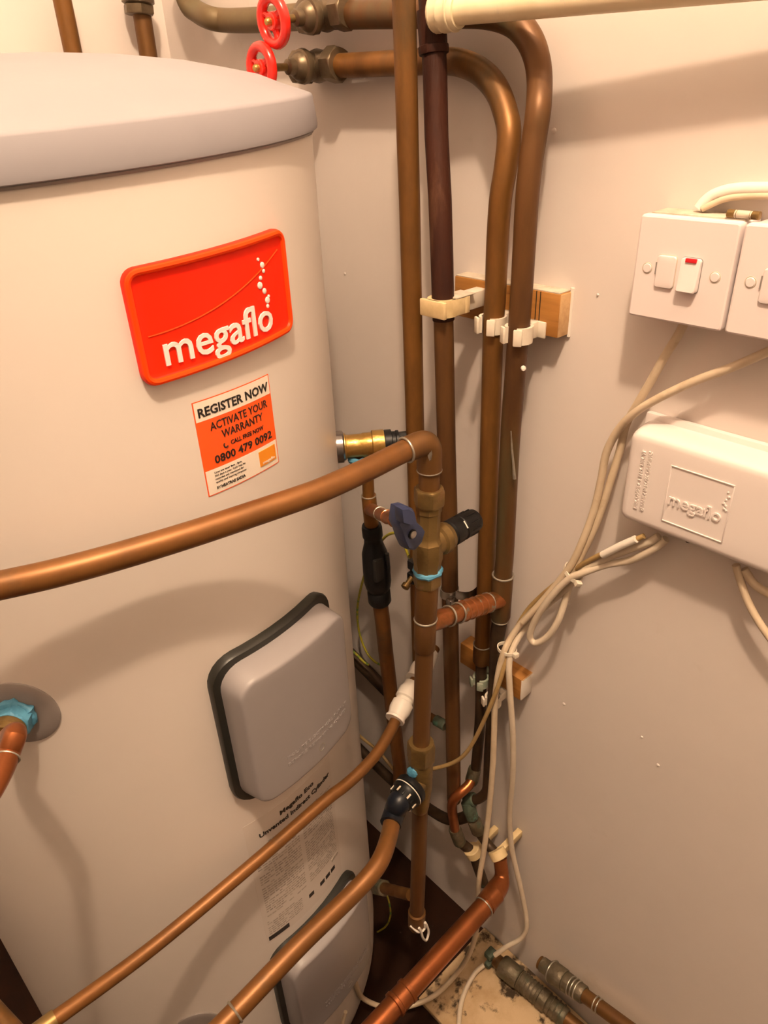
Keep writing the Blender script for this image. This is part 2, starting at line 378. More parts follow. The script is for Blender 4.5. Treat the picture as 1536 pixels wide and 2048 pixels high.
# red badge
bth, bz = -82.3, 1.408-0.1416; bw, bh, bs = 0.157, 0.0875, 0.043
fm = cylmap(bth, bz, bs)
badge = mesh_obj('badge', plate(bw, bh, 0.011, [(0,-0.001),(0,0.004),(0.0008,0.0062),(0.0025,0.0072),(0.0045,0.0068),(0.0062,0.0050),(0.0070,0.0046)], fm, 9), 'badge_red', cyl, label='raised red logo badge')
fit_text('megaflo', (332,731), (545,655), 0.0245, badge, 'badge_white', 'lettering', lift=0.0001, bold=0.00028, depth=0.0014, r=0.0046)
# swoosh ridge
pts = []
for i in range(25):
    t = i/24; x = -0.068+0.136*t; y = -0.006+0.0335*t**1.9; pts.append(fm(x, y, 0.0047))
mesh_obj('wave_ridge', tube(pts, 0.0006, 6), 'badge_red_lit', badge)
rr_ = rrect(bw-0.0062, bh-0.0062, 0.0085); vs, fs = [], []
mesh_obj('rim', tube([fm(x, y, 0.0056) for x, y in rr_+rr_[:1]], 0.0026, 8), 'badge_red_lit', badge)
for (u, v, rr) in [(515.5,519,3.0),(524,530,5.2),(526.5,542,3.6),(520.5,556,3.8),(519.5,571,6.2),(528.5,582,5.0),(534.5,600,6.0),(537,592,2.6),(535,612,3.6)]:
    th, z = CYP(u, v, 0.0046); p = CY(th, z, 0.0046); n = V3(math.cos(math.radians(th)), math.sin(math.radians(th)), 0)
    mesh_obj('bubble', lathe(p-n*0.0004, n, [(0, rr*0.00048), (0.0010, rr*0.00046), (0.0013, rr*0.00034)], 14), 'badge_white', badge)

# registration sticker
sth, sz, sw, sh = -82.4, 1.408-0.2547, 0.0838, 0.0866
fs_ = cylmap(sth, sz, 0.0)
def SF(fx, fy): return (-sw/2+sw*fx, sh/2-sh*fy)
stk = mesh_obj('sticker', curved_panel(-sw/2, sw/2, -sh/2, sh/2, fs_, 0.0, 0.0003, 14), 'print_orange', cyl, label='orange and white registration sticker')
def sband(x0, x1, y0, y1, m, nm, h0=0.0003, h1=0.00045):
    a = SF(x0, y0); b = SF(x1, y1); return mesh_obj(nm, curved_panel(a[0], b[0], b[1], a[1], fs_, h0, h1, 10), m, stk)
sband(0.012, 0.988, 0.010, 0.205, 'print_cream', 'header_band'); sband(0.012, 0.988, 0.725, 0.990, 'print_cream', 'footer_band')
def stext(s, x0, x1, yc, cap, bold=0.0, m='print_black', lift=0.00055):
    cu = text_geo(s, cap*sh/0.70, lambda x, y, h: V3(x, y, h), bold, 0.0002, res=2); xs = [v[0] for v in cu[0]]; n0, n1 = min(xs), max(xs)
    a = SF(x0, yc); wd = (x1-x0)*sw; sx = wd/(n1-n0)
    g = ([fs_(a[0]+(v[0]-n0)*sx, a[1]-cap*sh/2+v[1], lift+v[2]) for v in cu[0]], cu[1]); return mesh_obj('lettering', g, m, stk)
stext('REGISTER NOW', 0.045, 0.965, 0.118, 0.088, 0.00032); stext('ACTIVATE YOUR', 0.15, 0.92, 0.285, 0.082, 0.0001); stext('WARRANTY', 0.27, 0.83, 0.400, 0.082, 0.0001)
stext('CALL FREE NOW', 0.36, 0.82, 0.520, 0.044, 0.00012); stext('0800 479 0092', 0.14, 0.93, 0.635, 0.082, 0.0002)
for i, s in enumerate(['Lines are open 8am - 8pm,', '365 days a year. Calls may be', 'recorded and monitored for', 'quality and training purposes']):
    stext(s, 0.11, (0.46, 0.50, 0.47, 0.50)[i], 0.765+i*0.036, 0.020)
stext('BY', 0.11, 0.155, 0.935, 0.030); stext('HEATRAE SADIA', 0.165, 0.48, 0.935, 0.030, 0.00012)
sband(0.70, 0.955, 0.765, 0.935, 'print_yellow', 'logo_patch', 0.0004, 0.0009); 
def stext2(): 
    stext('megaflo', 0.74, 0.93, 0.900, 0.032, 0.00005, 'print_cream', 0.0010)
stext2()
p = SF(0.30, 0.525)
mesh_obj('phone_icon', tube([fs_(p[0]+0.0022*math.cos(a), p[1]+0.0022*math.sin(a), 0.0006) for a in np.linspace(2.2, 5.6, 9)], 0.0006, 6), 'print_black', stk)

# thermostat covers with black gaskets
LZ = CYP(560, 1915)[1]-0.075
def cover(th, z, nm, lab, wd=0.168, ht=0.205, textrows=True, slope=0.0, hh=0.037):
    f0 = cylmap(th, z, slope)
    gk = mesh_obj('gasket', plate(wd, ht, 0.030, [(0,-0.001),(0,0.0075),(0.0018,0.0100),(0.014,0.0100)], f0, 6), 'gasket_black', cyl)
    cv = mesh_obj(nm, plate(wd-0.017, ht-0.017, 0.026, [(0,0.006),(0.0006,0.012),(0.0070,hh-0.0045),(0.0082,hh-0.0016),(0.0098,hh-0.0003),(0.012,hh)], f0, 9), 'cover_grey', cyl, sharp=60, label=lab)
    for i, s in enumerate(['ISOLATE ELECTRICAL SUPPLY', 'BEFORE REMOVING COVER']):
        cu = text_geo(s, 0.0062, lambda x, y, h: V3(x, y, h), 0.0, 0.0006, res=1); xs = [v[0] for v in cu[0]]; n0, n1 = min(xs), max(xs); sx = 0.088/(n1-n0)
        mesh_obj('embossed_text', ([f0(-0.032+(v[0]-n0)*sx, -0.042-0.010*i+v[1], hh+v[2]-0.0001) for v in cu[0]], cu[1]), 'cover_grey', cv)
    a = math.radians(th+math.degrees(0.012/CR)); n = V3(math.cos(a), math.sin(a), 0); p = f0(0.012, -0.066, hh)
    mesh_obj('screw', lathe(p-n*0.001, n, [(0,0.0050),(0.0012,0.0050),(0.0014,0.0042),(0.0004,0.0036),(0.0004,0.0005)], 16), 'steel', cv)
    return cv
cover(-81.4, 0.838, 'thermostat_cover', 'upper grey cover')
cover(-81.4, LZ, 'immersion_cover', 'lower grey cover')

# information label
ith, iz, isl = -83.0, 0.570, -0.06
(t0, z0), (t1, z1) = CYP(519,1675), CYP(657,1548)
_fi = cylmap(ith, iz, isl); fi = lambda x, y, h: _fi(x, y*0.9, h); iw, ih = 0.142, 0.262
lab = mesh_obj('information_label', curved_panel(-iw/2, iw/2, -ih/2, ih/2, fi, 0.0, 0.0002, 14), 'paper', cyl, label='printed information label')
fit_text('Megaflo Eco', (560,1630), (626,1568), 0.0068, lab, 'print_black', 'lettering', lift=0.0004, bold=0.00025)
fit_text('Unvented Indirect Cylinder', (519,1676), (657,1549), 0.0068, lab, 'print_black', 'lettering', lift=0.0004, bold=0.00025)
rows = []; rnd = random.Random(7)
def words(x0, x1, y, hgt, dens=0.8):
    x = x0
    while x < x1:
        l = min(rnd.uniform(0.0025, 0.009), x1-x)
        if rnd.random() < dens: rows.append(quad_strip(x, x+l, y, y+hgt, fi, 0.0005, 2))
        x += l+0.0012
words(-0.045, 0.05, 0.078, 0.0022); words(-0.02, 0.066, 0.073, 0.0018)
for i in range(26):
    y = 0.058-i*0.0052
    words(-0.064, -0.001, y, 0.0026, 0.96 if i % 6 else 0.3); words(0.006, 0.064, y, 0.0026, 0.94 if i % 7 else 0.3)
for i in range(7): words(-0.066, -0.012, -0.085-i*0.0048, 0.0022, 0.85)
tag(mesh_obj('printed_text', join(*rows), 'print_grey', lab), kind='stuff')
def lband(x0, x1, y0, y1, m, nm): return mesh_obj(nm, curved_panel(x0, x1, y0, y1, fi, 0.0002, 0.0006, 4), m, lab)
lband(-0.068, -0.037, -0.127, -0.118, 'print_black', 'black_print_block')
for x in (0.0, 0.022, 0.034, 0.046): lband(x, x+0.009, -0.105, -0.097, 'print_black', 'symbol')
lband(0.050, 0.066, -0.084, -0.078, 'print_grey', 'symbol')

# connection discs on the casing
def disc(th, z, r, nm='port_disc'):
    n = 40; vs, fs = [], []
    for h, q in [(0,r),(0.0012,r),(0.0018,r-0.001),(0.0018,r*0.7),(0.0018,r*0.42)]:
        for k in range(n): a = 2*math.pi*k/n; vs.append(CY(th+math.degrees(q*math.cos(a)/CR), z+q*math.sin(a), h))
    for i in range(4):
        for k in range(n): fs.append((i*n+k, i*n+(k+1) % n, (i+1)*n+(k+1) % n, (i+1)*n+k))
    fs.append(tuple(4*n+k for k in range(n)))
    return mesh_obj(nm, (vs, fs), 'disc_grey', cyl)
d1 = disc(-131.2, 0.936, 0.0365)
t_, z_ = CYP(395, 2052); d2 = disc(t_, z_, 0.030)
n = V3(math.cos(math.radians(t_)), math.sin(math.radians(t_)), 0); p = CY(t_, z_, 0.0018)
mesh_obj('drain_boss', lathe(p, n, [(0,0.008),(0.004,0.008),(0.005,0.0065),(0.001,0.006),(0.001,0.001)], 20), 'brass_dull', d2)

# ------------------------------------------------------------------ pipework
def pipe(name, label, mats, path, r, base=None, group=None, seg=18):
    P = [np.asarray(p) for p in path]; lo = min(P, key=lambda p: p[2]) if base is None else base
    t = thing(name, label, 'pipe', lo, group); mesh_obj('tube', tube(P, r, seg), mats, t, sharp=60); return t
def ring(par, c, d, R, r, m='solder', nm='solder_ring', wob=0.0): return mesh_obj(nm, torus(c, d, R, r, 26, 8, wob), m, par)

# two risers at the back wall, top left
t = pipe('copper_riser', 'copper pipe rising behind the lid at the far left, nearest the photo edge', 'copper_warm', [YP(112,-60,1.115), YP(146,140,1.115)+V3(0,0,-0.4)], 0.0118)
t = pipe('copper_riser', 'copper pipe rising behind the lid with a dark fitting at its top', 'copper_dull', [YP(276,-20,1.12), YP(292,140,1.12)+V3(0,0,-0.4)], 0.0125)
a = YP(273,-25,1.12); b = YP(279,30,1.12); mid = a+(b-a)*0.62
mesh_obj('compression_nut', hexnut(mid, b, 0.021), 'valve_bronze', t); mesh_obj('fitting_body', between(a, mid, [(0,0.022),(0.9,0.022),(1,0.019)], 24), 'valve_bronze', t)
# corner boxing shadow line on back wall is left to the light

# --- upper run P1 with gate valve, bending down into riser D
XD = -0.047
P1 = [W(355,-30,-0.023)+V3(0,0,0.03), W(374,2,-0.023), W(392,22,-0.023), W(420,36,-0.033), W(452,41,-0.021), W(520,40,-0.021), W(600,34,-0.021), W(715,29,-0.021), W(900,24,-0.021), W(975,26,-0.021),
      W(1025,42,-0.021), W(1056,74,-0.021), W(1073,115,-0.021), W(1079,160,-0.023), W(1077,215,-0.037), W(1069,274,-0.041), W(1060,337,-0.045), W(1054,399,XD), W(1049,482,XD), W(1043,586,XD), W(1035,689,XD), W(1025,814,XD), W(1019,900,XD), W(1010,1100,XD), W(1006,1150,XD)]
P1s = smooth(P1, 5); k = 45
D = pipe('copper_pipe', 'copper pipe with upper gate valve, bending down beside the bare wall, nearest the switches', 'brown_aged', P1s[31:], list(np.interp(range(31,len(P1s)), [0,40,60,84], [0.0138,0.0138,0.0118,0.0112])))
mesh_obj('olive_tube', tube(P1s[:33], 0.0136, 18), 'copper_olive', D, sharp=60)
mesh_obj('paint_fleck', lathe(W(1047,737,XD-0.009), V3(-0.7,-0.7,0.1), [(-0.002,0.0028),(0.0012,0.0024),(0.0016,0.001)], 8), 'paint_drip', D)
mesh_obj('paint_streak', tube([W(1022,862,XD-0.0095), W(1024,900,XD-0.0098), W(1027,930,XD-0.0095), W(1029,958,XD-0.0090)], [0.0006,0.0012,0.0014,0.0020], 6), 'solder', D)
# --- lower run P2, bending down into riser C
P2 = [W(640,132,-0.025), W(715,130,-0.024), W(800,126,-0.023), W(880,122,-0.023), W(925,127,-0.024), W(965,147,-0.026), W(995,183,-0.029), W(1013,233,-0.034), W(1018,274,-0.039), W(1011,337,-0.044), W(1001,399,XD), W(995,482,XD),
      W(991,586,XD), W(987,648,XD), W(983,772,XD), W(979,897,XD), W(977,996,XD), W(973,1100,XD), W(969,1212,XD), W(965,1292,XD)]
C_ = pipe('copper_pipe', 'copper pipe with the lower gate valve, bending down just left of the outermost riser', 'copper_warm', smooth(P2, 6), list(np.interp(range(115), [0,30,55,115], [0.0122,0.0122,0.0112,0.0110])))
def gate_valve(par, uv, x, wuv, wr, nm):
    c = W(uv[0], uv[1], x); wc = YP(wuv[0], wuv[1], c[1]); ax = wc-c; L = np.linalg.norm(ax); d = ax/L; py = V3(0,1,0)
    v = tag(bpy.data.objects.new('gate_valve', None), *nm); COL.objects.link(v); v.location = tuple(c)
    mesh_obj('valve_body', join(lathe(c-py*0.022, py, [(0,0.0150),(0.012,0.0155),(0.022,0.0175),(0.032,0.0155),(0.044,0.0150)], 24), lathe(c, d, [(0,0.014),(0.016,0.015),(0.018,0.017),(0.020,0.017)], 24)), 'valve_bronze', v)
    mesh_obj('compression_nut', hexnut(c-py*0.040, c-py*0.021, 0.0190), 'valve_bronze', v)
    mesh_obj('compression_nut', hexnut(c+py*0.021, c+py*0.040, 0.0190, rot=0.1), 'valve_bronze', v)
    mesh_obj('bonnet', lathe(c+d*0.020, d, [(0,0.0178),(0.002,0.0182),(0.006,0.0175),(0.007,0.0150),(0.014,0.0120),(0.016,0.0085),(0.024,0.0080),(0.026,0.005)], 20), 'valve_bronze', v)
    mesh_obj('stem', lathe(c+d*0.03, d, [(0,0.0040),(L-0.028,0.0040)], 12), 'brass_dull', v)
    a = V3(0,0,1); u = np.cross(a, d); u /= np.linalg.norm(u); w_ = np.cross(d, u); n, m = 40, 10; vs, fs = [], []
    for i in range(n):
        A = 2*math.pi*i/n; e = u*math.cos(A)+w_*math.sin(A); R = wr-0.0055
        for j in range(m): B = 2*math.pi*j/m; vs.append(wc+e*(R+0.0055*math.cos(B))+d*0.0058*math.sin(B))
    for i in range(n):
        for j in range(m): fs.append((i*m+j, ((i+1) % n)*m+j, ((i+1) % n)*m+(j+1) % m, i*m+(j+1) % m))
    g = [(vs, fs), lathe(wc-d*0.006, d, [(0,0.0085),(0.001,0.0092),(0.010,0.0085),(0.011,0.0075)], 18)]
    for q in range(3):
        A = 2*math.pi*q/3+0.55; e = u*math.cos(A)+w_*math.sin(A)
        g.append(tube([wc+e*0.006-d*0.001, wc+e*(wr*0.5)-d*0.0015, wc+e*(wr-0.006)], [0.0045,0.0034,0.0040], 8))
    wh = mesh_obj('handwheel', join(*g), 'wheel_red', v, label='red handwheel')
    mesh_obj('wheel_nut', lathe(wc+d*0.004, d, [(0,0.0042),(0.004,0.0042),(0.006,0.003),(0.0065,0.001)], 12), 'brass', wh)
    return v
gate_valve(D, (652,28), -0.026, (547,42), 0.0262, ('bronze gate valve with a red handwheel fully in view above the lid', 'valve'))
gate_valve(C_, (636,132), -0.026, (523,136), 0.0255, ('bronze gate valve whose red handwheel is half hidden by the lid', 'valve'))

# D: tee, reducer, lower small-bore run
def Wd(v): 
    pts = [(1010,1100),(1006,1150),(1003,1195),(1000,1240),(993,1300)]
    us = np.interp(v, [p[1] for p in pts], [p[0] for p in pts]); return W(us, v, XD)
mesh_obj('tee', between(Wd(1150), Wd(1238), [(0,0.0128),(0.03,0.0132),(0.5,0.0130),(0.93,0.0130),(0.97,0.0120),(1,0.0110)], 22), 'brown_aged', D)
ring(D, Wd(1150), Wd(1150)-Wd(1238), 0.0128, 0.0013)
ring(D, Wd(1239), Wd(1150)-Wd(1238), 0.0108, 0.0010)
dl = [Wd(1236), W(994,1275,XD), W(990,1320,XD), W(986,1400,XD), W(979,1500,XD), W(976,1560,XD), W(972,1584,XD), W(956,1598,-0.052), W(938,1600,-0.058), W(935,1612,-0.062), W(944,1632,-0.062), W(956,1660,-0.058), W(975,1688,-0.054), W(995,1712,-0.056), W(1003,1738,-0.060)]
dlr = [0.0105,0.0098]+[0.0079]*13
dls = smooth(dl, 6); mesh_obj('lower_tube', tube(dls, list(np.interp(np.linspace(0,14,len(dls)), range(15), dlr)), 14), 'pipe_dark', D, sharp=60)
a, b = W(950,1599,-0.053), W(931,1600,-0.059); mesh_obj('corroded_elbow', join(between(a, b, [(0,0.0095),(0.1,0.0112),(0.9,0.0112),(1,0.0095)], 16), between(W(934,1604,-0.062), W(945,1636,-0.062), [(0,0.0100),(0.5,0.0108),(1,0.0098)], 16)), 'verdigris', D)
a, b = W(948,1640,-0.062), W(957,1664,-0.058); mesh_obj('corroded_coupling', between(a, b, [(0,0.0095),(0.1,0.0112),(0.9,0.0112),(1,0.0095)], 16), 'corroded', D)
# C: coupling and lower small-bore run with a crank
a, b = W(965,1288,XD), W(963,1325,XD); mesh_obj('coupling', between(a, b, [(0,0.0120),(0.05,0.0124),(0.9,0.0122),(1,0.0105)], 20), 'copper_dull', C_); ring(C_, a, b-a, 0.0122, 0.0009)
cl = [W(963,1322,XD), W(962,1345,XD), W(961,1420,XD), W(957,1480,XD), W(952,1530,XD), W(948,1548,XD)]
mesh_obj('lower_tube', tube(smooth(cl, 5), 0.0080, 14), 'pipe_dark', C_)
a, b = W(950,1536,XD), W(942,1566,-0.056); mesh_obj('elbow', between(a, b, [(0,0.0094),(0.15,0.0102),(0.8,0.0104),(1,0.009)], 16), 'corroded', C_)
ck = [W(946,1556,-0.053), W(936,1572,-0.066), W(918,1588,-0.082), W(907,1600,-0.088), W(904,1616,-0.088), W(907,1640,-0.084), W(912,1668,-0.078)]
mesh_obj('crank_tube', tube(smooth(ck, 6), 0.0078, 16), 'copper_bright', C_)
a, b = W(909,1656,-0.080), W(920,1686,-0.072); mesh_obj('elbow', between(a, b, [(0,0.0095),(0.1,0.0106),(0.9,0.0106),(1,0.009)], 16), 'corroded', C_)
cl2 = [W(914,1678,-0.076), W(930,1692,-0.066), W(945,1705,-0.060), W(956,1735,-0.055), W(968,1768,-0.05)]
mesh_obj('low_tube', tube(smooth(cl2, 5), 0.0085, 14), 'pipe_dark', C_)

# --- riser A
XA = -0.084
A_ = pipe('copper_pipe', 'straight orange-brown copper riser, leftmost of the upright pipes beside the cylinder', 'copper_warm',
          [W(806,-60,XA), W(812,150,XA), W(815,274,XA), W(819,399,XA), W(822,523,XA), W(825,648,XA), W(828,772,XA), W(834,1016,XA), W(837,1200,XA), W(846,1560,XA)], 0.0110)
for (u, v, s) in [(796,205,1.0), (797,255,0.7), (797,180,0.6)]:
    c = W(u-1, v, XA); mesh_obj('paint_fleck', lathe(c, V3(-0.5,-0.6,0), [(-0.001,0.0022*s),(0.0006,0.0022*s),(0.001,0.001*s)], 7), 'paint_drip', A_)
# --- riser B (painted) with socket and the cream branch
XB = -0.078
B_ = pipe('painted_pipe', 'dark maroon painted pipe standing behind the straight copper riser', 'painted_maroon',
          [W(857,-70,-0.053), W(866,60,-0.053), W(870,150,-0.056), W(873,274,-0.063), W(880,399,-0.072), W(884,523,XB), W(887,640,XB)], 0.0118, base=W(908,1600,XB))
mesh_obj('lower_tube', tube([W(887,636,XB), W(890,772,XB), W(893,897,XB), W(897,1016,XB), W(899,1128,XB), W(902,1307,XB), W(905,1422,XB), W(908,1600,XB)], 0.0108, 18), 'brown_aged', B_)
a, b = W(862,20,-0.053), W(868,110,-0.0545); L = b-a
mesh_obj('socket', between(a, b, [(0,0.0135),(0.78,0.0135),(0.80,0.0146),(0.90,0.0148),(0.98,0.0142),(1,0.0122)], 22), 'painted_maroon', B_)
CP = thing('overflow_pipe', 'cream plastic pipe running along the top of the right wall', 'pipe', W(1000,10,-0.075))
a, b = W(886,24,-0.061), W(1560,-42,-0.037)
mesh_obj('tube', tube([a, a+(b-a)*0.3, a+(b-a)*0.6, b, b+(b-a)*0.25], 0.0114, 22), 'pipe_cream', CP)
d = b-a; d /= np.linalg.norm(d)
mesh_obj('socket', lathe(a-d*0.010, d, [(0,0.0135),(0.002,0.0160),(0.006,0.0165),(0.009,0.0155),(0.011,0.0162),(0.016,0.0164),(0.018,0.0152),(0.021,0.0158),(0.026,0.0155),(0.029,0.0138)], 24), 'pipe_cream', CP, sharp=60)
for s_ in (0.004, 0.013, 0.023):
    ring(CP, a-d*0.010+d*s_, d, 0.0155, 0.0012, 'pipe_cream', 'paint_ridge', 0.35)

# --- front run F along the cylinder, elbow, then the valve riser
RY = 0.452
FZ = 1.107
def RP(v):
    u = np.interp(v, [880, 960, 1100, 1245, 1400, 1540, 1700, 1845], [859, 859, 856, 851, 845, 841, 838, 833]); return YP(u, v, RY)
fp = [ZP(u, v, FZ) for u, v in [(-190,1205),(-90,1190),(0,1171),(100,1149),(200,1123),(300,1094),(400,1063),(500,1030),(600,996),(650,977),(734,939),(790,911),(822,896)]]
FT = pipe('copper_pipe', 'thick copper pipe sweeping across the middle of the white cylinder to an elbow', 'copper_front', smooth(fp, 6), 0.0110, seg=22)
e0 = ZP(812, 900, FZ); e1 = RP(940); cn = V3(e1[0], RY, FZ+0.002)
el = fillet([e0, cn, e1], 0.020, 10)
mesh_obj('elbow', tube(el, 0.0128, 20), 'copper_dull', FT)
ring(FT, e0, e0-cn, 0.0124, 0.0013); ring(FT, e1, e1-cn, 0.0122, 0.0010)
cdir = V3(-0.62,-0.64,0.46)
mesh_obj('solder_run', tube(smooth([ZP(806,903,FZ)+cdir*0.0105+V3(0,0,-0.005), ZP(818,897,FZ)+cdir*0.0122+V3(0,0,-0.005), ZP(832,891,FZ)+cdir*0.0126+V3(0,0,-0.004), ZP(846,886,FZ)+cdir*0.0125], 4), list(np.interp(range(13), [0,3,8,12], [0.0016,0.0036,0.0032,0.0020])), 8), 'solder', FT)
mesh_obj('solder_run', tube(smooth([ZP(862,876,FZ)+cdir*0.0122, RP(893)+cdir*0.0128, RP(908)+cdir*0.0126, RP(930)+cdir*0.0120], 4), list(np.interp(range(13), [0,3,8,12], [0.0014,0.0030,0.0030,0.0012])), 8), 'solder', FT)

VR = thing('valve_riser', 'upright pipe assembly of brass valves and tees hanging from the elbow', 'pipe assembly', RP(1845))
mesh_obj('tube', tube([RP(v) for v in (936, 980, 1010)], 0.0110, 20), 'copper_dull', VR)
mesh_obj('compression_nut', hexnut(RP(975), RP(1010), 0.0165, rot=0.55), 'brass_dull', VR)
mesh_obj('valve_body', between(RP(1008), RP(1142), [(0,0.0138),(0.10,0.0138),(0.12,0.0126),(0.45,0.0122),(0.50,0.0135),(0.54,0.0160),(0.62,0.0165),(0.80,0.0165),(0.88,0.0150),(1,0.0150)], 8), 'brass_dull', VR, sharp=30)
vb = RP(1092)
bx = YP(890, 1066, RY-0.002); bd_ = V3(1.0, 0.02, -0.02); bd_ /= np.linalg.norm(bd_)
mesh_obj('side_port', lathe(vb, bd_, [(0,0.0135),(0.014,0.0145),(0.016,0.0175),(0.024,0.0180),(0.026,0.0165),(0.030,0.0160)], 24), 'brass_dull', VR)
cap = mesh_obj('regulator_cap', lathe(vb+bd_*0.030, bd_, [(0,0.0138),(0.004,0.0142),(0.005,0.0152),(0.018,0.0150),(0.019,0.0142),(0.021,0.0142),(0.022,0.0150),(0.042,0.0140),(0.047,0.0128),(0.049,0.0100),(0.0495,0.002)], 26), 'plastic_black', VR, label='black ribbed cap')
for k in range(10):
    A = 2*math.pi*k/10; e = V3(0, math.cos(A), math.sin(A)); c = vb+bd_*0.033+e*0.0142
    mesh_obj('rib', box(c+bd_*0.032, (0.014, 0.0018, 0.0018), (bd_, np.cross(V3(0,0,1), bd_), V3(0,0,1)), 0.0005), 'plastic_black', cap)
mesh_obj('pressure_mark', box(vb+bd_*0.050+V3(0,-0.0105,0.0095), (0.0015, 0.009, 0.0009), (bd_, V3(0,0.67,0.74), V3(0,-0.74,0.67))), 'plastic_white', cap)
ring(VR, RP(1141), V3(0,0,1), 0.0138, 0.0032, 'paste_blue', 'blue_jointing_paste', 0.35)
mesh_obj('lower_nut', hexnut(RP(1144), RP(1170), 0.0155, rot=0.5), 'brass_dull', VR)
mesh_obj('tee', between(RP(1168), RP(1300), [(0,0.0130),(0.02,0.0132),(0.50,0.0128),(0.53,0.0118),(0.56,0.0128),(0.97,0.0128),(1,0.0110)], 22), 'copper_dull', VR)
ring(VR, RP(1238), V3(0,0,1), 0.0124, 0.0014)
# branch across to riser D
ta, tb = RP(1248), Wd(1196); td = tb-ta; tl = np.linalg.norm(td); tn = td/tl
mesh_obj('branch_tube', lathe(ta, td, [(0,0.0112),(0.030,0.0118),(0.031,0.0108),(tl*0.40,0.0108),(tl*0.41,0.0126),(tl*0.80,0.0126),(tl*0.81,0.0112),(tl-0.004,0.0118)], 22), 'copper_wrap', VR, sharp=30, label='bright soldered copper branch')
for s in (0.28, 0.40, 0.47, 0.55, 0.63, 0.71, 0.80): ring(VR, ta+td*s, td, 0.0122, 0.0011, 'solder' if s in (0.28, 0.40, 0.80) else 'copper_wrap', 'solder_ring' if s in (0.28,0.40,0.80) else 'pipe_ridge', 0.2)
# long lower tube
mesh_obj('lower_tube', tube([RP(v) for v in (1290, 1400, 1500, 1600, 1700, 1800, 1838)], 0.0108, 20), 'brown_aged', VR)
mesh_obj('compression_nut', hexnut(RP(1484), RP(1522), 0.0182, rot=0.5), 'brass_dull', VR)
mesh_obj('strainer_body', between(RP(1516), RP(1618), [(0,0.0150),(0.1,0.0158),(0.55,0.0158),(0.75,0.0135),(0.92,0.0125),(1,0.0110)], 20), 'brass_dull', VR)
mesh_obj('end_cap', between(RP(1822), RP(1852), [(0,0.0110),(0.05,0.0132),(0.9,0.0132),(1,0.0118)], 20), 'copper_dull', VR)
sb = RP(1556); sd = V3(-1.0, -0.10, -0.12); sd /= np.linalg.norm(sd)
mesh_obj('side_port', lathe(sb, sd, [(0,0.0145),(0.016,0.0150)], 20), 'brass_dull', VR)
sk = mesh_obj('strainer_cap', lathe(sb+sd*0.014, sd, [(0,0.0195),(0.003,0.0215),(0.009,0.0215),(0.010,0.0195),(0.012,0.0195),(0.013,0.0210),(0.016,0.0210),(0.020,0.0180),(0.028,0.0150)], 28), 'plastic_black', VR, label='black ribbed strainer cap')
for k in range(14):
    A = 2*math.pi*k/14; u = np.cross(V3(0,0,1), sd); u /= np.linalg.norm(u); vv = np.cross(sd, u); e = u*math.cos(A)+vv*math.sin(A)
    mesh_obj('rib', box(sb+sd*0.0345+e*0.0172, (0.010, 0.0024, 0.0024), (sd, np.cross(e, sd), e), 0.0006), 'plastic_black', sk)
    if k % 2 == 0: mesh_obj('rib_mark', box(sb+sd*0.0345+e*0.0186, (0.010, 0.0022, 0.0010), (sd, np.cross(e, sd), e)), 'cable_white', sk)
ring(VR, sb+sd*0.0255, sd, 0.0205, 0.0007, 'plastic_white', 'scale_ring')
mesh_obj('paste_smear', lathe(RP(1530)+V3(-0.0165,-0.001,0), V3(-0.9,-0.35,0.1), [(-0.002,0.008),(0.0015,0.007),(0.003,0.003)], 9), 'paste_blue', VR)

# --- G from the strainer, E from the white fittings: both cross the lower cylinder
ge = sb+sd*0.040
gp = [ge, DP(787,1634,0.915), DP(776,1680,0.885), DP(762,1718,0.862), DP(742,1748,0.848), DP(700,1793,0.830), DP(600,1889,0.790), DP(460,2035,0.740), DP(330,2165,0.70)]
G_ = pipe('copper_pipe', 'copper pipe bending down from the black strainer cap over the lower cover', 'copper_front', smooth(gp, 7), 0.0110, seg=22)
mesh_obj('tail_sleeve', tube(smooth([ge-sd*0.008, ge+sd*0.006, DP(790,1622,0.920), DP(781,1648,0.906)], 5), [0.0150]*6+[0.0142]*5+[0.0138]*5, 20), 'plastic_navy', G_, label='navy plastic sleeve')
ring(G_, DP(470,2024,0.744), DP(460,2035,0.740)-DP(600,1889,0.790), 0.0112, 0.0014)
ep = [DP(815,1390,0.995), DP(797,1428,0.975), DP(781,1462,0.955), DP(755,1505,0.930), DP(722,1542,0.907), DP(690,1571,0.890), DP(645,1606,0.868), DP(500,1733,0.806), DP(300,1899,0.737), DP(110,2038,0.672), DP(-60,2160,0.62)]
E_ = pipe('copper_pipe', 'thin copper pipe running diagonally over the printed label from the white fittings', 'copper_front', smooth(ep, 7), 0.0076, seg=18)
mesh_obj('joint', tube([DP(112,2037,0.672), DP(60,2076,0.658)], 0.0092, 18), 'brass_dull', E_)
def pushfit(a, b, nm, lab):
    L = np.linalg.norm(b-a); d = (b-a)/L
    t = tag(mesh_obj('push_fit_coupling', lathe(a, d, [(0,0.0090),(0.0,0.0135),(0.003,0.0140),(0.004,0.0128),(0.007,0.0125),(0.016,0.0150),(L*0.45,0.0148),(L*0.48,0.0120),(L*0.55,0.0120),(L*0.58,0.0148),(L-0.012,0.0148),(L-0.006,0.0122),(L,0.0120),(L,0.008)], 24), 'plastic_white', sharp=35), lab, 'pipe fitting'); return t
pushfit(DP(789,1440,0.966), DP(826,1368,1.000), 'a', 'white push-fit plastic coupling on the thin diagonal copper pipe, left of the riser')
mesh_obj('red_tube_end', tube([DP(822,1374,0.998), DP(870,1296,1.05)], 0.0076, 14), 'copper_front', E_)
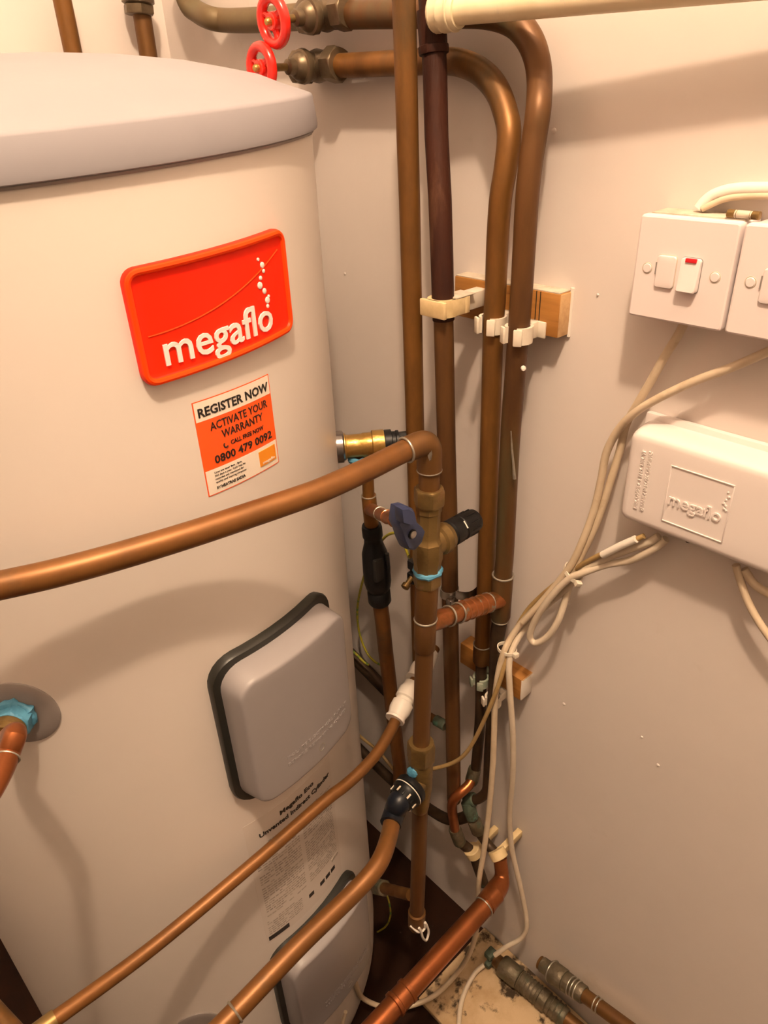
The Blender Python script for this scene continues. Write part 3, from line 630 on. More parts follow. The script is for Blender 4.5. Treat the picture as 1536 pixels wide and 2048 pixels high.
pushfit(DP(829,1360,1.006), DP(862,1306,1.042), 'b', 'white plastic coupling mostly hidden behind the valve riser')

# --- H and its companion at the bottom, straight out from the wall
h0, h1 = DP(992,1787,1.120), DP(700,2108,0.945)
H_ = pipe('copper_pipe', 'thick bright copper pipe with a coupling at the bottom, out from the wall elbow', 'copper_bright', [h0, h0+(h1-h0)*0.35, h0+(h1-h0)*0.7, h1], 0.0150, seg=24)
mesh_obj('elbow', tube(fillet([W(1000,1716,-0.056), W(1006,1762,-0.066), h0+(h1-h0)*0.09], 0.024, 8), list(np.interp(range(11), [0,3,6,10], [0.0108,0.0112,0.0145,0.0165])), 22), 'copper_bright', H_)
ring(H_, h0+(h1-h0)*0.095, h1-h0, 0.0155, 0.0012, 'solder')
ca, cb = h0+(h1-h0)*0.635, h0+(h1-h0)*0.735
mesh_obj('coupling', between(ca, cb, [(0,0.0152),(0.03,0.0176),(0.2,0.0176),(0.24,0.0164),(0.76,0.0164),(0.80,0.0176),(0.97,0.0176),(1,0.0152)], 24), 'copper_bright', H_, sharp=30)

# --- relief valve, its discharge pipe, tee, drain cock and tundish
pr = math.radians(-37.0); pd = V3(math.cos(pr), math.sin(pr), 0.0); pb = CY(-37.0, 0, 0.0); pz = YP(692, 887, pb[1])[2]; pb[2] = pz
PV = thing('relief_valve', 'brass pressure relief valve with a black knob on the side of the cylinder', 'valve', pb)
mesh_obj('valve_body', lathe(pb-pd*0.004, pd, [(0,0.0165),(0.014,0.0165),(0.015,0.0145),(0.018,0.0140),(0.034,0.0142),(0.036,0.0150),(0.046,0.0150),(0.047,0.0172),(0.061,0.0172),(0.062,0.0150)], 28), 'brass', PV, sharp=35)
mesh_obj('chrome_flange', lathe(pb-pd*0.001, pd, [(0,0.0195),(0.008,0.0195),(0.010,0.017)], 28), 'chrome_dark', PV)
mesh_obj('collar', lathe(pb+pd*0.057, pd, [(0,0.0160),(0.002,0.0166),(0.009,0.0166),(0.010,0.0140),(0.014,0.0140),(0.015,0.0150),(0.018,0.0150)], 26), 'plastic_black', PV)
mesh_obj('knob', lathe(pb+pd*0.072, pd, [(0,0.0115),(0.003,0.0128),(0.022,0.0135),(0.026,0.0130),(0.027,0.010)], 8, rot=0.2), 'plastic_black', PV, sharp=20)
ob = pb+pd*0.026
ring(PV, ob+V3(0,0,-0.017), V3(0,0,1), 0.0100, 0.0040, 'paste_blue', 'blue_jointing_paste', 0.3)
TY = ob[1]
def TP(v):
    u = np.interp(v, [915, 974, 1038, 1055, 1086, 1142, 1198, 1240, 1300, 1365, 1430, 1530], [734, 736, 741, 744, 748, 754, 759, 765, 771, 779, 786, 799]); return YP(u, v, TY)
T_ = pipe('discharge_pipe', 'copper discharge pipe dropping from the brass relief valve into the black tundish', 'copper_warm', [ob+V3(0,0,-0.010), TP(930), TP(985), TP(1040), TP(1066)], 0.0076, base=TP(1066))
mesh_obj('tee', between(TP(990), TP(1050), [(0,0.0092),(0.05,0.0096),(0.95,0.0096),(1,0.009)], 18), 'copper_warm', T_)
ring(T_, TP(991), V3(0,0,1), 0.0090, 0.0009)
sx_ = TP(1022)[0]; s0 = TP(1018); s1 = YP(806, 1047, 0.445)
mesh_obj('branch_tube', tube([s0, s0+(s1-s0)*0.35, s1], [0.0084,0.0080,0.0068], 16), 'copper_wrap', T_, label='short bright copper branch')
for q in (0.38, 0.60, 0.80): ring(T_, s0+(s1-s0)*q, s1-s0, 0.0082-0.0012*q, 0.0009, 'solder' if q < 0.5 else 'copper_wrap')
# blue lever handle on the branch
out = [(801,1016),(815,1013),(829,1019),(835,1044),(848,1056),(853,1064),(846,1088),(833,1103),(818,1101),(810,1084),(803,1062),(796,1048)]
hy = s1[1]-0.008
def slabpoly(px, yc, th):
    f = [YP(u, v, yc-th/2) for u, v in px]; c = sum(f)/len(f); vs = []; n = len(f)
    for (y, s) in [(yc+th/2, 0.97), (yc+th*0.3, 1.0), (yc-th*0.25, 1.0), (yc-th/2, 0.88)]:
        for p_ in f: q = c+(p_-c)*s; vs.append(V3(q[0], y, q[2]))
    fs = [tuple(range(n))]+[(i*n+k, i*n+(k+1) % n, (i+1)*n+(k+1) % n, (i+1)*n+k) for i in range(3) for k in range(n)]+[tuple(3*n+k for k in range(n))]
    return vs, fs
HB = thing('drain_cock', 'blue plastic lever handle on the short copper branch beside the brass valve', 'tap handle', s1)
mesh_obj('lever', slabpoly(out, hy, 0.014), 'handle_blue', HB, sharp=50)
wing = [(803,1018),(818,1017),(829,1024),(832,1046),(822,1052),(806,1047)]
mesh_obj('thumb_wing', slabpoly(wing, hy-0.010, 0.010), 'handle_blue', HB, sharp=50)
sc = YP(824, 1068, hy-0.007); mesh_obj('screw_recess', lathe(sc, V3(0,-1,0), [(0,0.0052),(0.0012,0.0052),(0.0016,0.0046)], 16), 'plastic_black', HB)
mesh_obj('screw', lathe(sc+V3(0,-0.001,0), V3(0,-1,0), [(0,0.0040),(0.0014,0.0040),(0.0020,0.0025)], 14), 'steel', HB)
# tundish
TD = thing('tundish', 'black plastic tundish on the discharge pipe behind the front copper pipe', 'tundish', TP(1205))
ta_, tb_ = TP(1050), TP(1205)
mesh_obj('tundish_body', between(ta_, tb_, [(0,0.0105),(0.0,0.0125),(0.03,0.0135),(0.13,0.0135),(0.15,0.0118),(0.22,0.0128),(0.34,0.0172),(0.56,0.0186),(0.70,0.0188),(0.78,0.0170),(0.82,0.0140),(0.84,0.0160),(0.97,0.0162),(1.0,0.0140)], 26), 'plastic_black', TD, sharp=40)
wc_ = ta_+(tb_-ta_)*0.47
mesh_obj('air_gap_window', box(wc_+V3(-0.008,-0.0145,0), (0.016, 0.008, 0.036), None, 0.003), 'hole_black', TD)
mesh_obj('frame_rib', tube([wc_+V3(0.004,-0.019,0.022), wc_+V3(0.0045,-0.0200,0), wc_+V3(0.004,-0.0192,-0.022)], 0.003, 8), 'plastic_black', TD)
T2 = pipe('discharge_pipe', 'orange copper pipe leaving the bottom of the black tundish', 'copper_front', [TP(1196), TP(1240), TP(1300), TP(1365), TP(1430), TP(1530), TP(1600)], 0.0110)

# copper stub from the cylinder foot to the riser, and the small pipe end behind
a = YP(822,1790,RY+0.012); b = YP(752,1772,RY+0.10)
S_ = pipe('copper_stub', 'short copper stub with a grey nut near the foot of the cylinder', 'copper_warm', [a, b], 0.0085)
mesh_obj('compression_nut', hexnut(b+(a-b)*0.02, b+(a-b)*0.26, 0.0135), 'corroded', S_)
a, b = W(846,1425,-0.085), W(892,1452,-0.085)
K_ = pipe('pipe_stub', 'short capped pipe end with a green corroded tip behind the valve riser', 'copper_dull', [a, b], 0.0062)
mesh_obj('corroded_tip', between(a+(b-a)*0.55, b, [(0,0.0068),(0.05,0.0082),(0.9,0.0082),(1,0.006)], 14), 'verdigris', K_)
# dark pipes along the wall behind
pipe('wall_pipe', 'dark tarnished pipe low on the wall behind the discharge pipe, upper of two', 'pipe_dark', [W(640,1240,-0.02), W(705,1312,-0.02), W(770,1378,-0.02), W(815,1422,-0.02)], 0.0110)
pipe('wall_pipe', 'green tarnished pipe low on the wall curving up to the corroded elbow, lower of two', 'pipe_dark', smooth([W(640,1415,-0.03), W(722,1500,-0.03), W(790,1566,-0.032), W(850,1612,-0.040), W(895,1638,-0.048), W(930,1634,-0.056), W(940,1618,-0.06)], 5), 0.0095)
# elbow pipe at the cylinder's left port
n = V3(math.cos(math.radians(-131.2)), math.sin(math.radians(-131.2)), 0); p = CY(-131.2, 0.936, 0.001)
PL = thing('port_pipe', 'copper elbow pipe with blue jointing paste leaving the grey disc at the photo edge', 'pipe', p)
mesh_obj('union_nut', hexnut(p-n*0.002, p+n*0.016, 0.0168), 'paste_blue', PL); mesh_obj('back_nut', lathe(p+n*0.014, n, [(0,0.0140),(0.008,0.0140),(0.010,0.0115),(0.013,0.0112)], 22), 'brass_dull', PL)
ring(PL, p+n*0.003, n, 0.0150, 0.0040, 'paste_blue', 'blue_jointing_paste', 0.5)
pk = [p+n*0.020, p+n*0.034, DP(30,1466,0.545), DP(18,1505,0.535), DP(2,1545,0.52), DP(-30,1600,0.50), DP(-90,1680,0.48)]
mesh_obj('tube', tube(smooth(pk, 6), 0.0082, 18), 'copper_bright', PL)
ring(PL, DP(14,1516,0.532), pk[4]-pk[2], 0.0088, 0.0008)
# pipe crossing the lower left corner
pipe('copper_pipe', 'copper pipe just showing in the bottom left corner of the photo', 'copper_warm', [DP(-120,1900,0.80), DP(-8,2026,0.76), DP(60,2100,0.73)], 0.0100)

# corroded pipes on the floor, lower right
def floor_pipe(name, lab, P, r, m2, rings, x):
    P = [np.asarray(p) for p in P]; t = pipe(name, lab, m2, P, r*0.80); d = P[-1]-P[0]; L = np.linalg.norm(d); dn = d/L
    pf = []
    for i, (f0, f1, rr) in enumerate(rings): mesh_obj('corroded_fitting', lathe(P[0]+d*f0, dn, [(0,rr*0.9),(L*(f1-f0)*0.08,rr),(L*(f1-f0)*0.92,rr),(L*(f1-f0),rr*0.9)], 20), 'corroded', t)
    return t, dn, L
P0, P1_ = ZP(990,1918,0.030), ZP(1230,2118,0.030)
t, dn, L = floor_pipe('floor_pipe', 'corroded pipe with ringed fittings lying on the stained board', [P0, (P0+P1_)/2, P1_], 0.0150, 'copper_dull', [(0.06,0.22,0.0190),(0.22,0.40,0.0165),(0.40,0.47,0.0182),(0.47,0.62,0.0160)], 0)
for f in (0.23,0.26,0.29,0.32,0.35,0.38,0.43,0.50,0.54,0.58): ring(t, P0+dn*L*f, dn, 0.0168, 0.0012, 'corroded', 'thread_ring', 0.2)
mesh_obj('earth_clamp', join(box(P0+dn*0.004+V3(-0.004,0.012,0.012), (0.020,0.016,0.014), None, 0.003), box(P0+V3(-0.012,0.004,-0.004), (0.016,0.012,0.012), None, 0.003)), 'verdigris', t)
Q0, Q1 = W(1080,1925,-0.030), W(1310,2095,-0.030)
t, dn, L = floor_pipe('floor_pipe', 'corroded pipe with brass coupling running against the foot of the wall', [Q0, (Q0+Q1)/2, Q1], 0.0140, 'copper_dull', [(0.02,0.10,0.0125),(0.10,0.24,0.0175),(0.24,0.30,0.0160),(0.30,0.42,0.0145)], 0)
for f in (0.12,0.30,0.33,0.36,0.52,0.55): ring(t, Q0+dn*L*f, dn, 0.0116 if f > 0.45 else 0.0148 if f > 0.25 else 0.0178, 0.0012, 'solder', 'thread_ring', 0.2)

# ------------------------------------------------------------------ battens and clips
def batten(name, lab, y0, y1, z0, z1, th=0.020):
    t = thing(name, lab, 'batten', (-th/2, (y0+y1)/2, z0)); mesh_obj('plank', box((-th/2, (y0+y1)/2, (z0+z1)/2), (th, y1-y0, z1-z0), None, 0.0012), 'timber', t)
    mesh_obj('end_paint', box((-th/2+0.0004, y0-0.0006, (z0+z1)/2), (th-0.001, 0.0016, z1-z0-0.001), None, 0.0005), 'timber_end', t); return t
bt = batten('timber_batten', 'varnished timber batten on the right wall carrying the upper pipe clips', 0.420, 0.562, 1.180, 1.2245)
mesh_obj('dust_layer', box((-0.0095, 0.491, 1.2250), (0.019, 0.140, 0.0016), None, 0.0005), 'dust', bt)
for (u, v) in [(950,598),(942,612)]: 
    c = W(u, v, -0.0205); mesh_obj('screw', lathe(c, V3(-1,0,0), [(-0.001,0.0042),(0.0010,0.0042),(0.0016,0.0030)], 14), 'steel', bt)
for yy in (0.4435, 0.4485): mesh_obj('crack', box((-0.0200, yy, 1.2022), (0.0008, 0.0009, 0.0440)), 'hole_black', bt)
mesh_obj('paint_edge', tube([V3(-0.001,0.4185,1.178), V3(-0.0012,0.4182,1.195), V3(-0.001,0.4187,1.21), V3(-0.001,0.4185,1.228)], [0.002,0.0014,0.0018,0.0022], 7), 'paint_drip', bt)
b2 = batten('timber_batten', 'small timber block on the wall lower down behind the hanging cables', 0.428, 0.540, 0.664, 0.702, 0.024)
mesh_obj('paint_edge', box((-0.012, 0.4275, 0.683), (0.024, 0.002, 0.036), None, 0.0006), 'paint_drip', b2)
def arc_band(c, ri, ro, a0, a1, z0, z1, n=18):
    vs, fs = [], []
    for i in range(n+1):
        a = math.radians(a0+(a1-a0)*i/n); e = V3(math.cos(a), math.sin(a), 0)
        for r, z in ((ri,z0),(ro,z0),(ro,z1),(ri,z1)): q = V3(c[0], c[1], 0)+e*r; q[2] = z; vs.append(q)
    for i in range(n):
        for j in range(4): fs.append((4*i+j, 4*i+(j+1) % 4, 4*i+4+(j+1) % 4, 4*i+4+j))
    fs.append((0,1,2,3)); b = 4*n; fs.append((b+3,b+2,b+1,b)); return vs, fs
def open_clip(c, z, m, lab, xback, ri=0.0116, h=0.017):
    # saddle opening towards -x
    t = thing('pipe_clip', lab, 'pipe clip', (c[0], c[1], z), 'pipe clips')
    g = join(arc_band(c, ri, ri+0.0032, -152, 152, z-h/2, z+h/2), box(((c[0]+ri+xback)/2+0.001, c[1], z), (abs(xback-c[0]-ri)+0.002, 0.013, h), None, 0.001), box((xback-0.0015, c[1], z), (0.003, 0.030, h), None, 0.001))
    mesh_obj('saddle', g, m, t)
    for s in (-1, 1):
        a = math.radians(152*s); e = V3(math.cos(a), math.sin(a), 0); q = V3(c[0], c[1], 0)+e*(ri+0.0022); q[2] = z
        mesh_obj('lip', box(q+V3(-0.002, s*0.0030, 0), (0.0032, 0.009, h), (V3(math.cos(s*0.5), math.sin(s*0.5)*-1, 0), V3(math.sin(s*0.5), math.cos(s*0.5), 0), V3(0,0,1)), 0.001), m, t)
    return t
cz = W(985, 640, XD); open_clip(cz, 1.186+0.004, 'clip_white', 'white open pipe clip on the batten around the middle riser', -0.020)
cz = W(1039, 640, XD); open_clip(cz, 1.186, 'clip_white', 'white open pipe clip on the batten around the outermost riser', -0.020)
# hinged cream clip on B
cb_ = W(886, 612, XB); t = thing('pipe_clip', 'yellowed hinged pipe clip round the dark maroon pipe', 'pipe clip', cb_, 'pipe clips')
z = cb_[2]; h = 0.018
ri, xo = 0.0122, 0.0165
mesh_obj('band', join(arc_band(cb_, ri, ri+0.0045, 60, 300, z-h/2, z+h/2, 24), box((cb_[0]+0.010, cb_[1]-0.0145, z), (0.026, 0.0045, h), None, 0.001), box((cb_[0]+0.010, cb_[1]+0.0145, z), (0.026, 0.0045, h), None, 0.001), box((cb_[0]+0.0205, cb_[1], z), (0.008, 0.034, h), None, 0.001)), 'clip_cream', t)
mesh_obj('front_bar', box((cb_[0]-0.0150, cb_[1], z), (0.0050, 0.036, h), None, 0.0015), 'clip_cream', t)
mesh_obj('base', box(((cb_[0]+0.024-0.020)/2, cb_[1]-0.004, z), (abs(cb_[0]+0.024+0.020)+0.001, 0.016, h), None, 0.001), 'clip_white', t)
mesh_obj('dust_layer', box((cb_[0]+0.018, cb_[1]-0.006, z+h/2+0.0006), (0.030, 0.022, 0.0014), None, 0.0005), 'dust', t)
# lower clips
cz = W(962, 1360, XD); open_clip(cz, cz[2], 'clip_green', 'green-stained clip on the small block under the coupling', -0.024, 0.0088, 0.014)
cz = W(986, 1400, XD); open_clip(cz, cz[2], 'clip_white', 'whitish clip on the small block half hidden by the hanging cables', -0.024, 0.0088, 0.014)
def low_clip(u, v, x, lab, ax):
    c = W(u, v, x); t = thing('pipe_clip', lab, 'pipe clip', c, 'pipe clips'); ax = np.asarray(ax, float); ax /= np.linalg.norm(ax)
    mesh_obj('band', lathe(c-ax*0.0075, ax, [(0,0.0100),(0.0,0.0128),(0.001,0.0138),(0.014,0.0138),(0.015,0.0128),(0.015,0.0100)], 18), 'clip_cream', t)
    mesh_obj('base', box((c[0]/2, c[1], c[2]), (abs(c[0]), 0.010, 0.014), None, 0.001), 'clip_cream', t)
low_clip(946, 1703, -0.060, 'cream clip low on the wall, left of the pair above the bottom pipes', W(956,1735,-0.055)-W(930,1692,-0.066))
low_clip(996, 1708, -0.056, 'cream clip low on the wall, right of the pair above the bottom pipes', W(1003,1738,-0.060)-W(980,1690,-0.054))

# ------------------------------------------------------------------ earth clamps and wires
t = thing('earth_clamp', 'bright metal earth clamp strap round the maroon pipe below the black cap', 'earth clamp', W(899,1185,XB))
c = W(899,1183,XB); mesh_obj('strap', arc_band(c, 0.0112, 0.0124, 0, 359, c[2]-0.006, c[2]+0.006, 28), 'steel', t)
mesh_obj('screw_block', join(box(c+V3(-0.012,-0.014,-0.004), (0.012,0.010,0.014), None, 0.002), lathe(c+V3(-0.014,-0.016,-0.006), V3(-0.4,-0.3,-0.8), [(0,0.004),(0.012,0.004)], 10)), 'chrome_dark', t)
a0 = c+V3(-0.010,-0.016,0.006); vs, fs = [], []
for i in range(9):
    q = i/8; p = a0+V3(0.004+0.050*q, -0.006*q-0.004*math.sin(q*3), -0.012*math.sin(q*3.1)+0.006*q)
    for dz, dx in ((-0.0065,0),(0.0065,0),(0.0065,0.0008),(-0.0065,0.0008)): vs.append(p+V3(dx,0,dz))
for i in range(8):
    for j in range(4): fs.append((4*i+j, 4*i+(j+1) % 4, 4*i+4+(j+1) % 4, 4*i+4+j))
fs += [(0,1,2,3), (35,34,33,32)]
mesh_obj('strap_tail', (vs, fs), 'chrome_dark', t)
t = thing('earth_clamp', 'small dark earth clamp on the straight copper riser below the blue lever', 'earth clamp', W(835,1130,XA))
c = W(834,1122,XA); mesh_obj('strap', arc_band(c, 0.0112, 0.0124, 0, 359, c[2]-0.007, c[2]+0.007, 28), 'chrome_dark', t)
mesh_obj('screw_block', join(box(c+V3(-0.014,-0.008,0.006), (0.014,0.012,0.014), None, 0.002), box(c+V3(-0.018,-0.010,-0.012), (0.012,0.012,0.016), None, 0.002)), 'plastic_black', t)
mesh_obj('screw', lathe(c+V3(-0.020,-0.012,-0.008), V3(-0.75,-0.1,-0.35), [(0,0.0035),(0.014,0.0035),(0.0145,0.0055),(0.020,0.0055),(0.021,0.004)], 12), 'brass_dull', t)
def cable(name, lab, P, r, m, cat='cable', group=None, n=7, seg=10):
    g = tube(smooth(P, n), r, seg); o = mesh_obj(name, g, m, loc=min([np.asarray(p) for p in P], key=lambda q: q[2]), sharp=60); return tag(o, lab, cat, group)
cable('earth_wire', 'green and yellow earth wire looping behind the tundish', [W(822,1128,-0.085), W(812,1098,-0.09), W(802,1076,-0.09), W(788,1066,-0.088), W(768,1076,-0.085), W(745,1110,-0.075), W(726,1160,-0.06), W(715,1215,-0.04), W(718,1262,-0.03), W(732,1302,-0.028), W(748,1322,-0.03), W(762,1330,-0.035)], 0.0020, 'wire_yellow')
cable('earth_wire', 'thin yellow wire curling near the foot of the cylinder', [YP(766,1772,0.60), YP(777,1800,0.60), YP(781,1830,0.60), YP(772,1852,0.61), YP(752,1866,0.63)], 0.0017, 'wire_yellow')
cable('earth_wire', 'short green and yellow wire tail along the upper dark wall pipe', [W(690,1290,-0.036), W(712,1308,-0.036), W(728,1324,-0.036), W(738,1330,-0.034)], 0.0022, 'wire_yellow')
cable('cable', 'tan cable lying along the lower dark wall pipe', [W(690,1445,-0.036), W(722,1474,-0.036), W(760,1506,-0.036), W(800,1556,-0.036)], 0.0030, 'cable_tan')

# ------------------------------------------------------------------ electrical boxes
SF_ = -0.041
def wl(u, v, x=SF_): p = W(u, v, x); return p[1], p[2]
YT, ZT = 0.3325, 1.3095
def wall_map(y0, z0, x0): return lambda x, y, h: V3(x0-h, y0-x, z0+y)
def switch(yl, lab, rocker=True):
    yc, zc = yl-0.043, ZT-0.043; t = thing('fused_switch', lab, 'fused switch', (0, yc, ZT-0.086), 'fused switches')
    mesh_obj('back_box', box((-0.0165, yc, zc), (0.033, 0.084, 0.084), None, 0.003), 'switch_white', t)
    fpl = mesh_obj('faceplate', plate(0.086, 0.086, 0.0035, [(0,0),(0,0.0055),(0.0006,0.0072),(0.0020,0.0080)], wall_map(yc, zc, -0.033), 2), 'switch_white', t, sharp=25)
    f = wall_map(yc, zc, SF_)
    for sx in (-0.0300, 0.0300):
        p = f(sx, 0.0, 0); mesh_obj('screw_cap', lathe(p+V3(0.001,0,0), V3(-1,0,0), [(0,0.0040),(0.0014,0.0040),(0.0019,0.0034),(0.0019,0.001)], 20), 'switch_white', fpl)
        mesh_obj('cap_groove', torus(p, V3(-1,0,0), 0.0044, 0.00035, 24, 5), 'cable_white', fpl)
    def key(cx, wd, ht, h, nm, m='switch_white', tiltz=0.0):
        return mesh_obj(nm, plate(wd, ht, 0.0025, [(0,-0.001),(0,h*0.7),(0.0005,h*0.93),(0.0012,h)], lambda x, y, hh: f(cx+x, -0.001+y, hh*(1+tiltz*y)), 2), m, fpl, sharp=30)
    mesh_obj('fuse_surround', plate(0.0178, 0.0275, 0.003, [(0,-0.001),(0,0.0003)], lambda x, y, hh: f(-0.0125+x, -0.001+y, hh), 2), 'cable_white', fpl)
    key(-0.0125, 0.0168, 0.0265, 0.0022, 'fuse_carrier'); mesh_obj('fuse_slot', box(f(-0.0215, 0.001, 0.0004), (0.001, 0.0018, 0.010)), 'disc_grey', fpl)
    mesh_obj('rocker_surround', plate(0.0182, 0.0285, 0.003, [(0,-0.001),(0,0.0003)], lambda x, y, hh: f(0.0090+x, -0.001+y, hh), 2), 'disc_grey', fpl)
    rk = key(0.0090, 0.0172, 0.0275, 0.0048, 'rocker', tiltz=-30.0)
    mesh_obj('indicator', box(f(0.0095, 0.0112, 0.0034), (0.0022, 0.0095, 0.0034), None, 0.0004), 'switch_red', rk)
    return t
s1_ = switch(YT, 'white fused switch with a red indicator, left of the pair on the right wall')
s2_ = switch(YT-0.0885, 'white fused switch cut off by the right photo edge')
mesh_obj('dust_layer', box((-0.015, YT-0.043, ZT-0.0006), (0.026, 0.080, 0.0020), None, 0.0006), 'dust', s1_)
fz = ZT+0.0032+0.0004; fy0, fy1 = W(1458,413,-0.027)[1], W(1458,413,-0.027)[1]-0.0255
fu = thing('cartridge_fuse', 'small brown cartridge fuse lying on top of the switch box', 'fuse', (-0.027, (fy0+fy1)/2, ZT+0.0004))
def fl(a, b, r): return lathe(V3(-0.027, fy0+(fy1-fy0)*a, fz), V3(0,-1,0), [(0,r*0.9),(0.0004,r),(0.0255*(b-a)-0.0004,r),(0.0255*(b-a),r*0.9)], 16)
mesh_obj('ceramic_body', fl(0.2, 0.8, 0.0030), 'fuse_body', fu); mesh_obj('end_cap', fl(0, 0.24, 0.0033), 'fuse_cap', fu); mesh_obj('end_cap', fl(0.76, 1.0, 0.0033), 'fuse_cap', fu)
for q in (0.28, 0.70): mesh_obj('band', fl(q, q+0.03, 0.0032), 'fuse_cap', fu)
# junction box with embossed logo
BY0, BY1, BZ0, BZ1, BX = 0.3165, 0.138, 1.0135, 1.1165, -0.038
jb = thing('wiring_box', 'white plastic wiring centre box with an embossed logo below the switches', 'junction box', (0, (BY0+BY1)/2, BZ0))
mesh_obj('back_plate', box((-0.004, (BY0+BY1)/2, (BZ0+BZ1)/2+0.004), (0.008, BY0-BY1+0.002, BZ1-BZ0+0.006), None, 0.003), 'box_white', jb)
lid_ = mesh_obj('cover', plate(BY0-BY1, BZ1-BZ0, 0.012, [(-0.001,0.006),(0,0.020),(0.0010,0.030),(0.0030,0.0355),(0.006,0.0375),(0.010,0.038)], wall_map((BY0+BY1)/2, (BZ0+BZ1)/2, 0.0), 3), 'box_white', jb, sharp=60)
lc = [W(1342,931,BX), W(1471,971.5,BX), W(1443,1083,BX), W(1325,1041,BX)]
ly0, ly1 = (lc[0][1]+lc[3][1])/2, (lc[1][1]+lc[2][1])/2; lz1, lz0 = (lc[0][2]+lc[1][2])/2, (lc[2][2]+lc[3][2])/2
for (ya, yb, za, zb) in [(ly0,ly1,lz1,lz1),(ly0,ly1,lz0,lz0),(ly0,ly0,lz0,lz1),(ly1,ly1,lz0,lz1)]:
    mesh_obj('frame_ridge', box((BX-0.0002, (ya+yb)/2, (za+zb)/2), (0.0016, abs(ya-yb)+0.0012, abs(za-zb)+0.0012), None, 0.0004), 'box_white', lid_)
def wtext(s, y0, y1, z, cap, rot=False, bold=0.0, depth=0.0015, m='box_white', xx=BX):
    cu = text_geo(s, cap/0.70, lambda x, y, h: V3(x, y, h), bold, depth, res=3); xs = [v[0] for v in cu[0]]; n0, n1 = min(xs), max(xs); sx = abs(y1-y0)/(n1-n0)
    if rot: g = [V3(xx-v[2], z-v[1], y0+(v[0]-n0)*sx) for v in cu[0]]
    else: g = [V3(xx-v[2], y0-(v[0]-n0)*sx, z+v[1]) for v in cu[0]]
    return mesh_obj('embossed_lettering', (g, cu[1]), m, lid_)
zb_ = lz0+(lz1-lz0)*0.33
wtext('megaflo', ly0-0.0035, ly1+0.0055, zb_, 0.0125, bold=0.0001)
for (fx, fz_, rr) in [(0.93,0.86,0.0010),(0.955,0.79,0.0013),(0.92,0.73,0.0011),(0.90,0.66,0.0016),(0.935,0.63,0.0012),(0.925,0.575,0.0014),(0.955,0.555,0.0011)]:
    q = V3(BX, ly0+(ly1-ly0)*fx, lz0+(lz1-lz0)*fz_); mesh_obj('bubble', lathe(q, V3(-1,0,0), [(-0.0005,rr),(0.0006,rr),(0.0010,rr*0.6)], 10), 'box_white', lid_)
vy0 = W(1277,1000,BX)[1]; wtext('DISCONNECT ELECTRICAL', BZ0+0.020, BZ1-0.018, vy0+0.004, 0.0042, True, depth=0.0012); wtext('SUPPLIES BEFORE OPENING', BZ0+0.020, BZ1-0.018, vy0-0.003, 0.0042, True, depth=0.0012)
for (u, v, r) in [(1376,1097,0.0042), (1297,1081,0.0030)]:
    p = W(u, v, -0.026); mesh_obj('screw_hole', lathe(V3(p[0], p[1], BZ0+0.001), V3(0,-0.25,-1), [(0,r),(0.0022,r),(0.0024,r*0.8)], 16), 'hole_black', jb)

# ------------------------------------------------------------------ cables
XC = -0.016
cable('cable', 'cream cable dropping from the left switch through both ties to the floor and cylinder foot', [W(1372,640,-0.018), W(1355,672,XC), W(1330,712,XC), W(1303,760,XC), W(1276,806,-0.016), W(1252,850,-0.014), W(1240,900,-0.014), W(1222,960,-0.018), W(1196,1040,-0.022), W(1168,1100,-0.026), W(1143,1146,-0.030), W(1098,1192,-0.036), W(1052,1236,-0.042), W(1024,1272,-0.052), W(1008,1304,-0.066), W(997,1345,-0.072), W(990,1400,-0.075), W(988,1470,-0.076), W(985,1540,-0.078), W(978,1620,-0.082), W(968,1700,-0.090), W(957,1770,-0.098), W(957,1830,-0.09), W(945,1880,-0.11)-V3(0,0,0.02), ZP(915,1945,0.045), ZP(870,1990,0.035), ZP(820,2012,0.03), ZP(775,2016,0.03)]+[CY(*CYP(u, v, 0.006), 0.006) for u, v in ((728,1998),(713,1972),(705,1940),(701,1912))], 0.0043, 'cable_cream')
cable('cable', 'cream cable slanting in from the right photo edge and joining the bundle', [W(1580,680,-0.018), W(1536,703,-0.018), W(1460,736,-0.020), W(1390,762,-0.022), W(1320,795,-0.026), W(1272,824,-0.027), W(1238,858,-0.025), W(1213,905,-0.024), W(1202,960,-0.024), W(1188,1020,-0.026), W(1166,1080,-0.031), W(1138,1136,-0.036), W(1090,1196,-0.040), W(1046,1244,-0.048)], 0.0042, 'cable_cream')
cable('cable', 'white cable from under the wiring box hanging down to the corroded floor clamp', [W(1318,1072,-0.022), W(1298,1084,-0.024), W(1255,1100,-0.026), W(1205,1120,-0.029), W(1168,1142,-0.031), W(1130,1180,-0.028), W(1085,1218,-0.030), W(1050,1256,-0.038), W(1026,1296,-0.056), W(1018,1335,-0.066), W(1021,1400,-0.066), W(1026,1480,-0.062), W(1025,1560,-0.056), W(1019,1630,-0.048), W(1024,1700,-0.040), W(1040,1770,-0.032), W(1050,1820,-0.028), W(1053,1856,-0.028), W(1040,1878,-0.034), W(1015,1892,-0.05), W(990,1910,-0.065)], 0.0042, 'cable_white')
cable('cable', 'white cable curving in a loose loop below the first cable tie', [W(1332,1078,-0.020), W(1310,1096,-0.022), W(1262,1120,-0.024), W(1210,1130,-0.028), W(1165,1146,-0.036), W(1140,1156,-0.040), W(1112,1182,-0.044), W(1086,1215,-0.046), W(1066,1250,-0.046), W(1060,1274,-0.045), W(1072,1286,-0.043), W(1096,1272,-0.040), W(1116,1242,-0.036), W(1128,1208,-0.030), W(1138,1175,-0.024), W(1150,1150,-0.020)], 0.0042, 'cable_white')
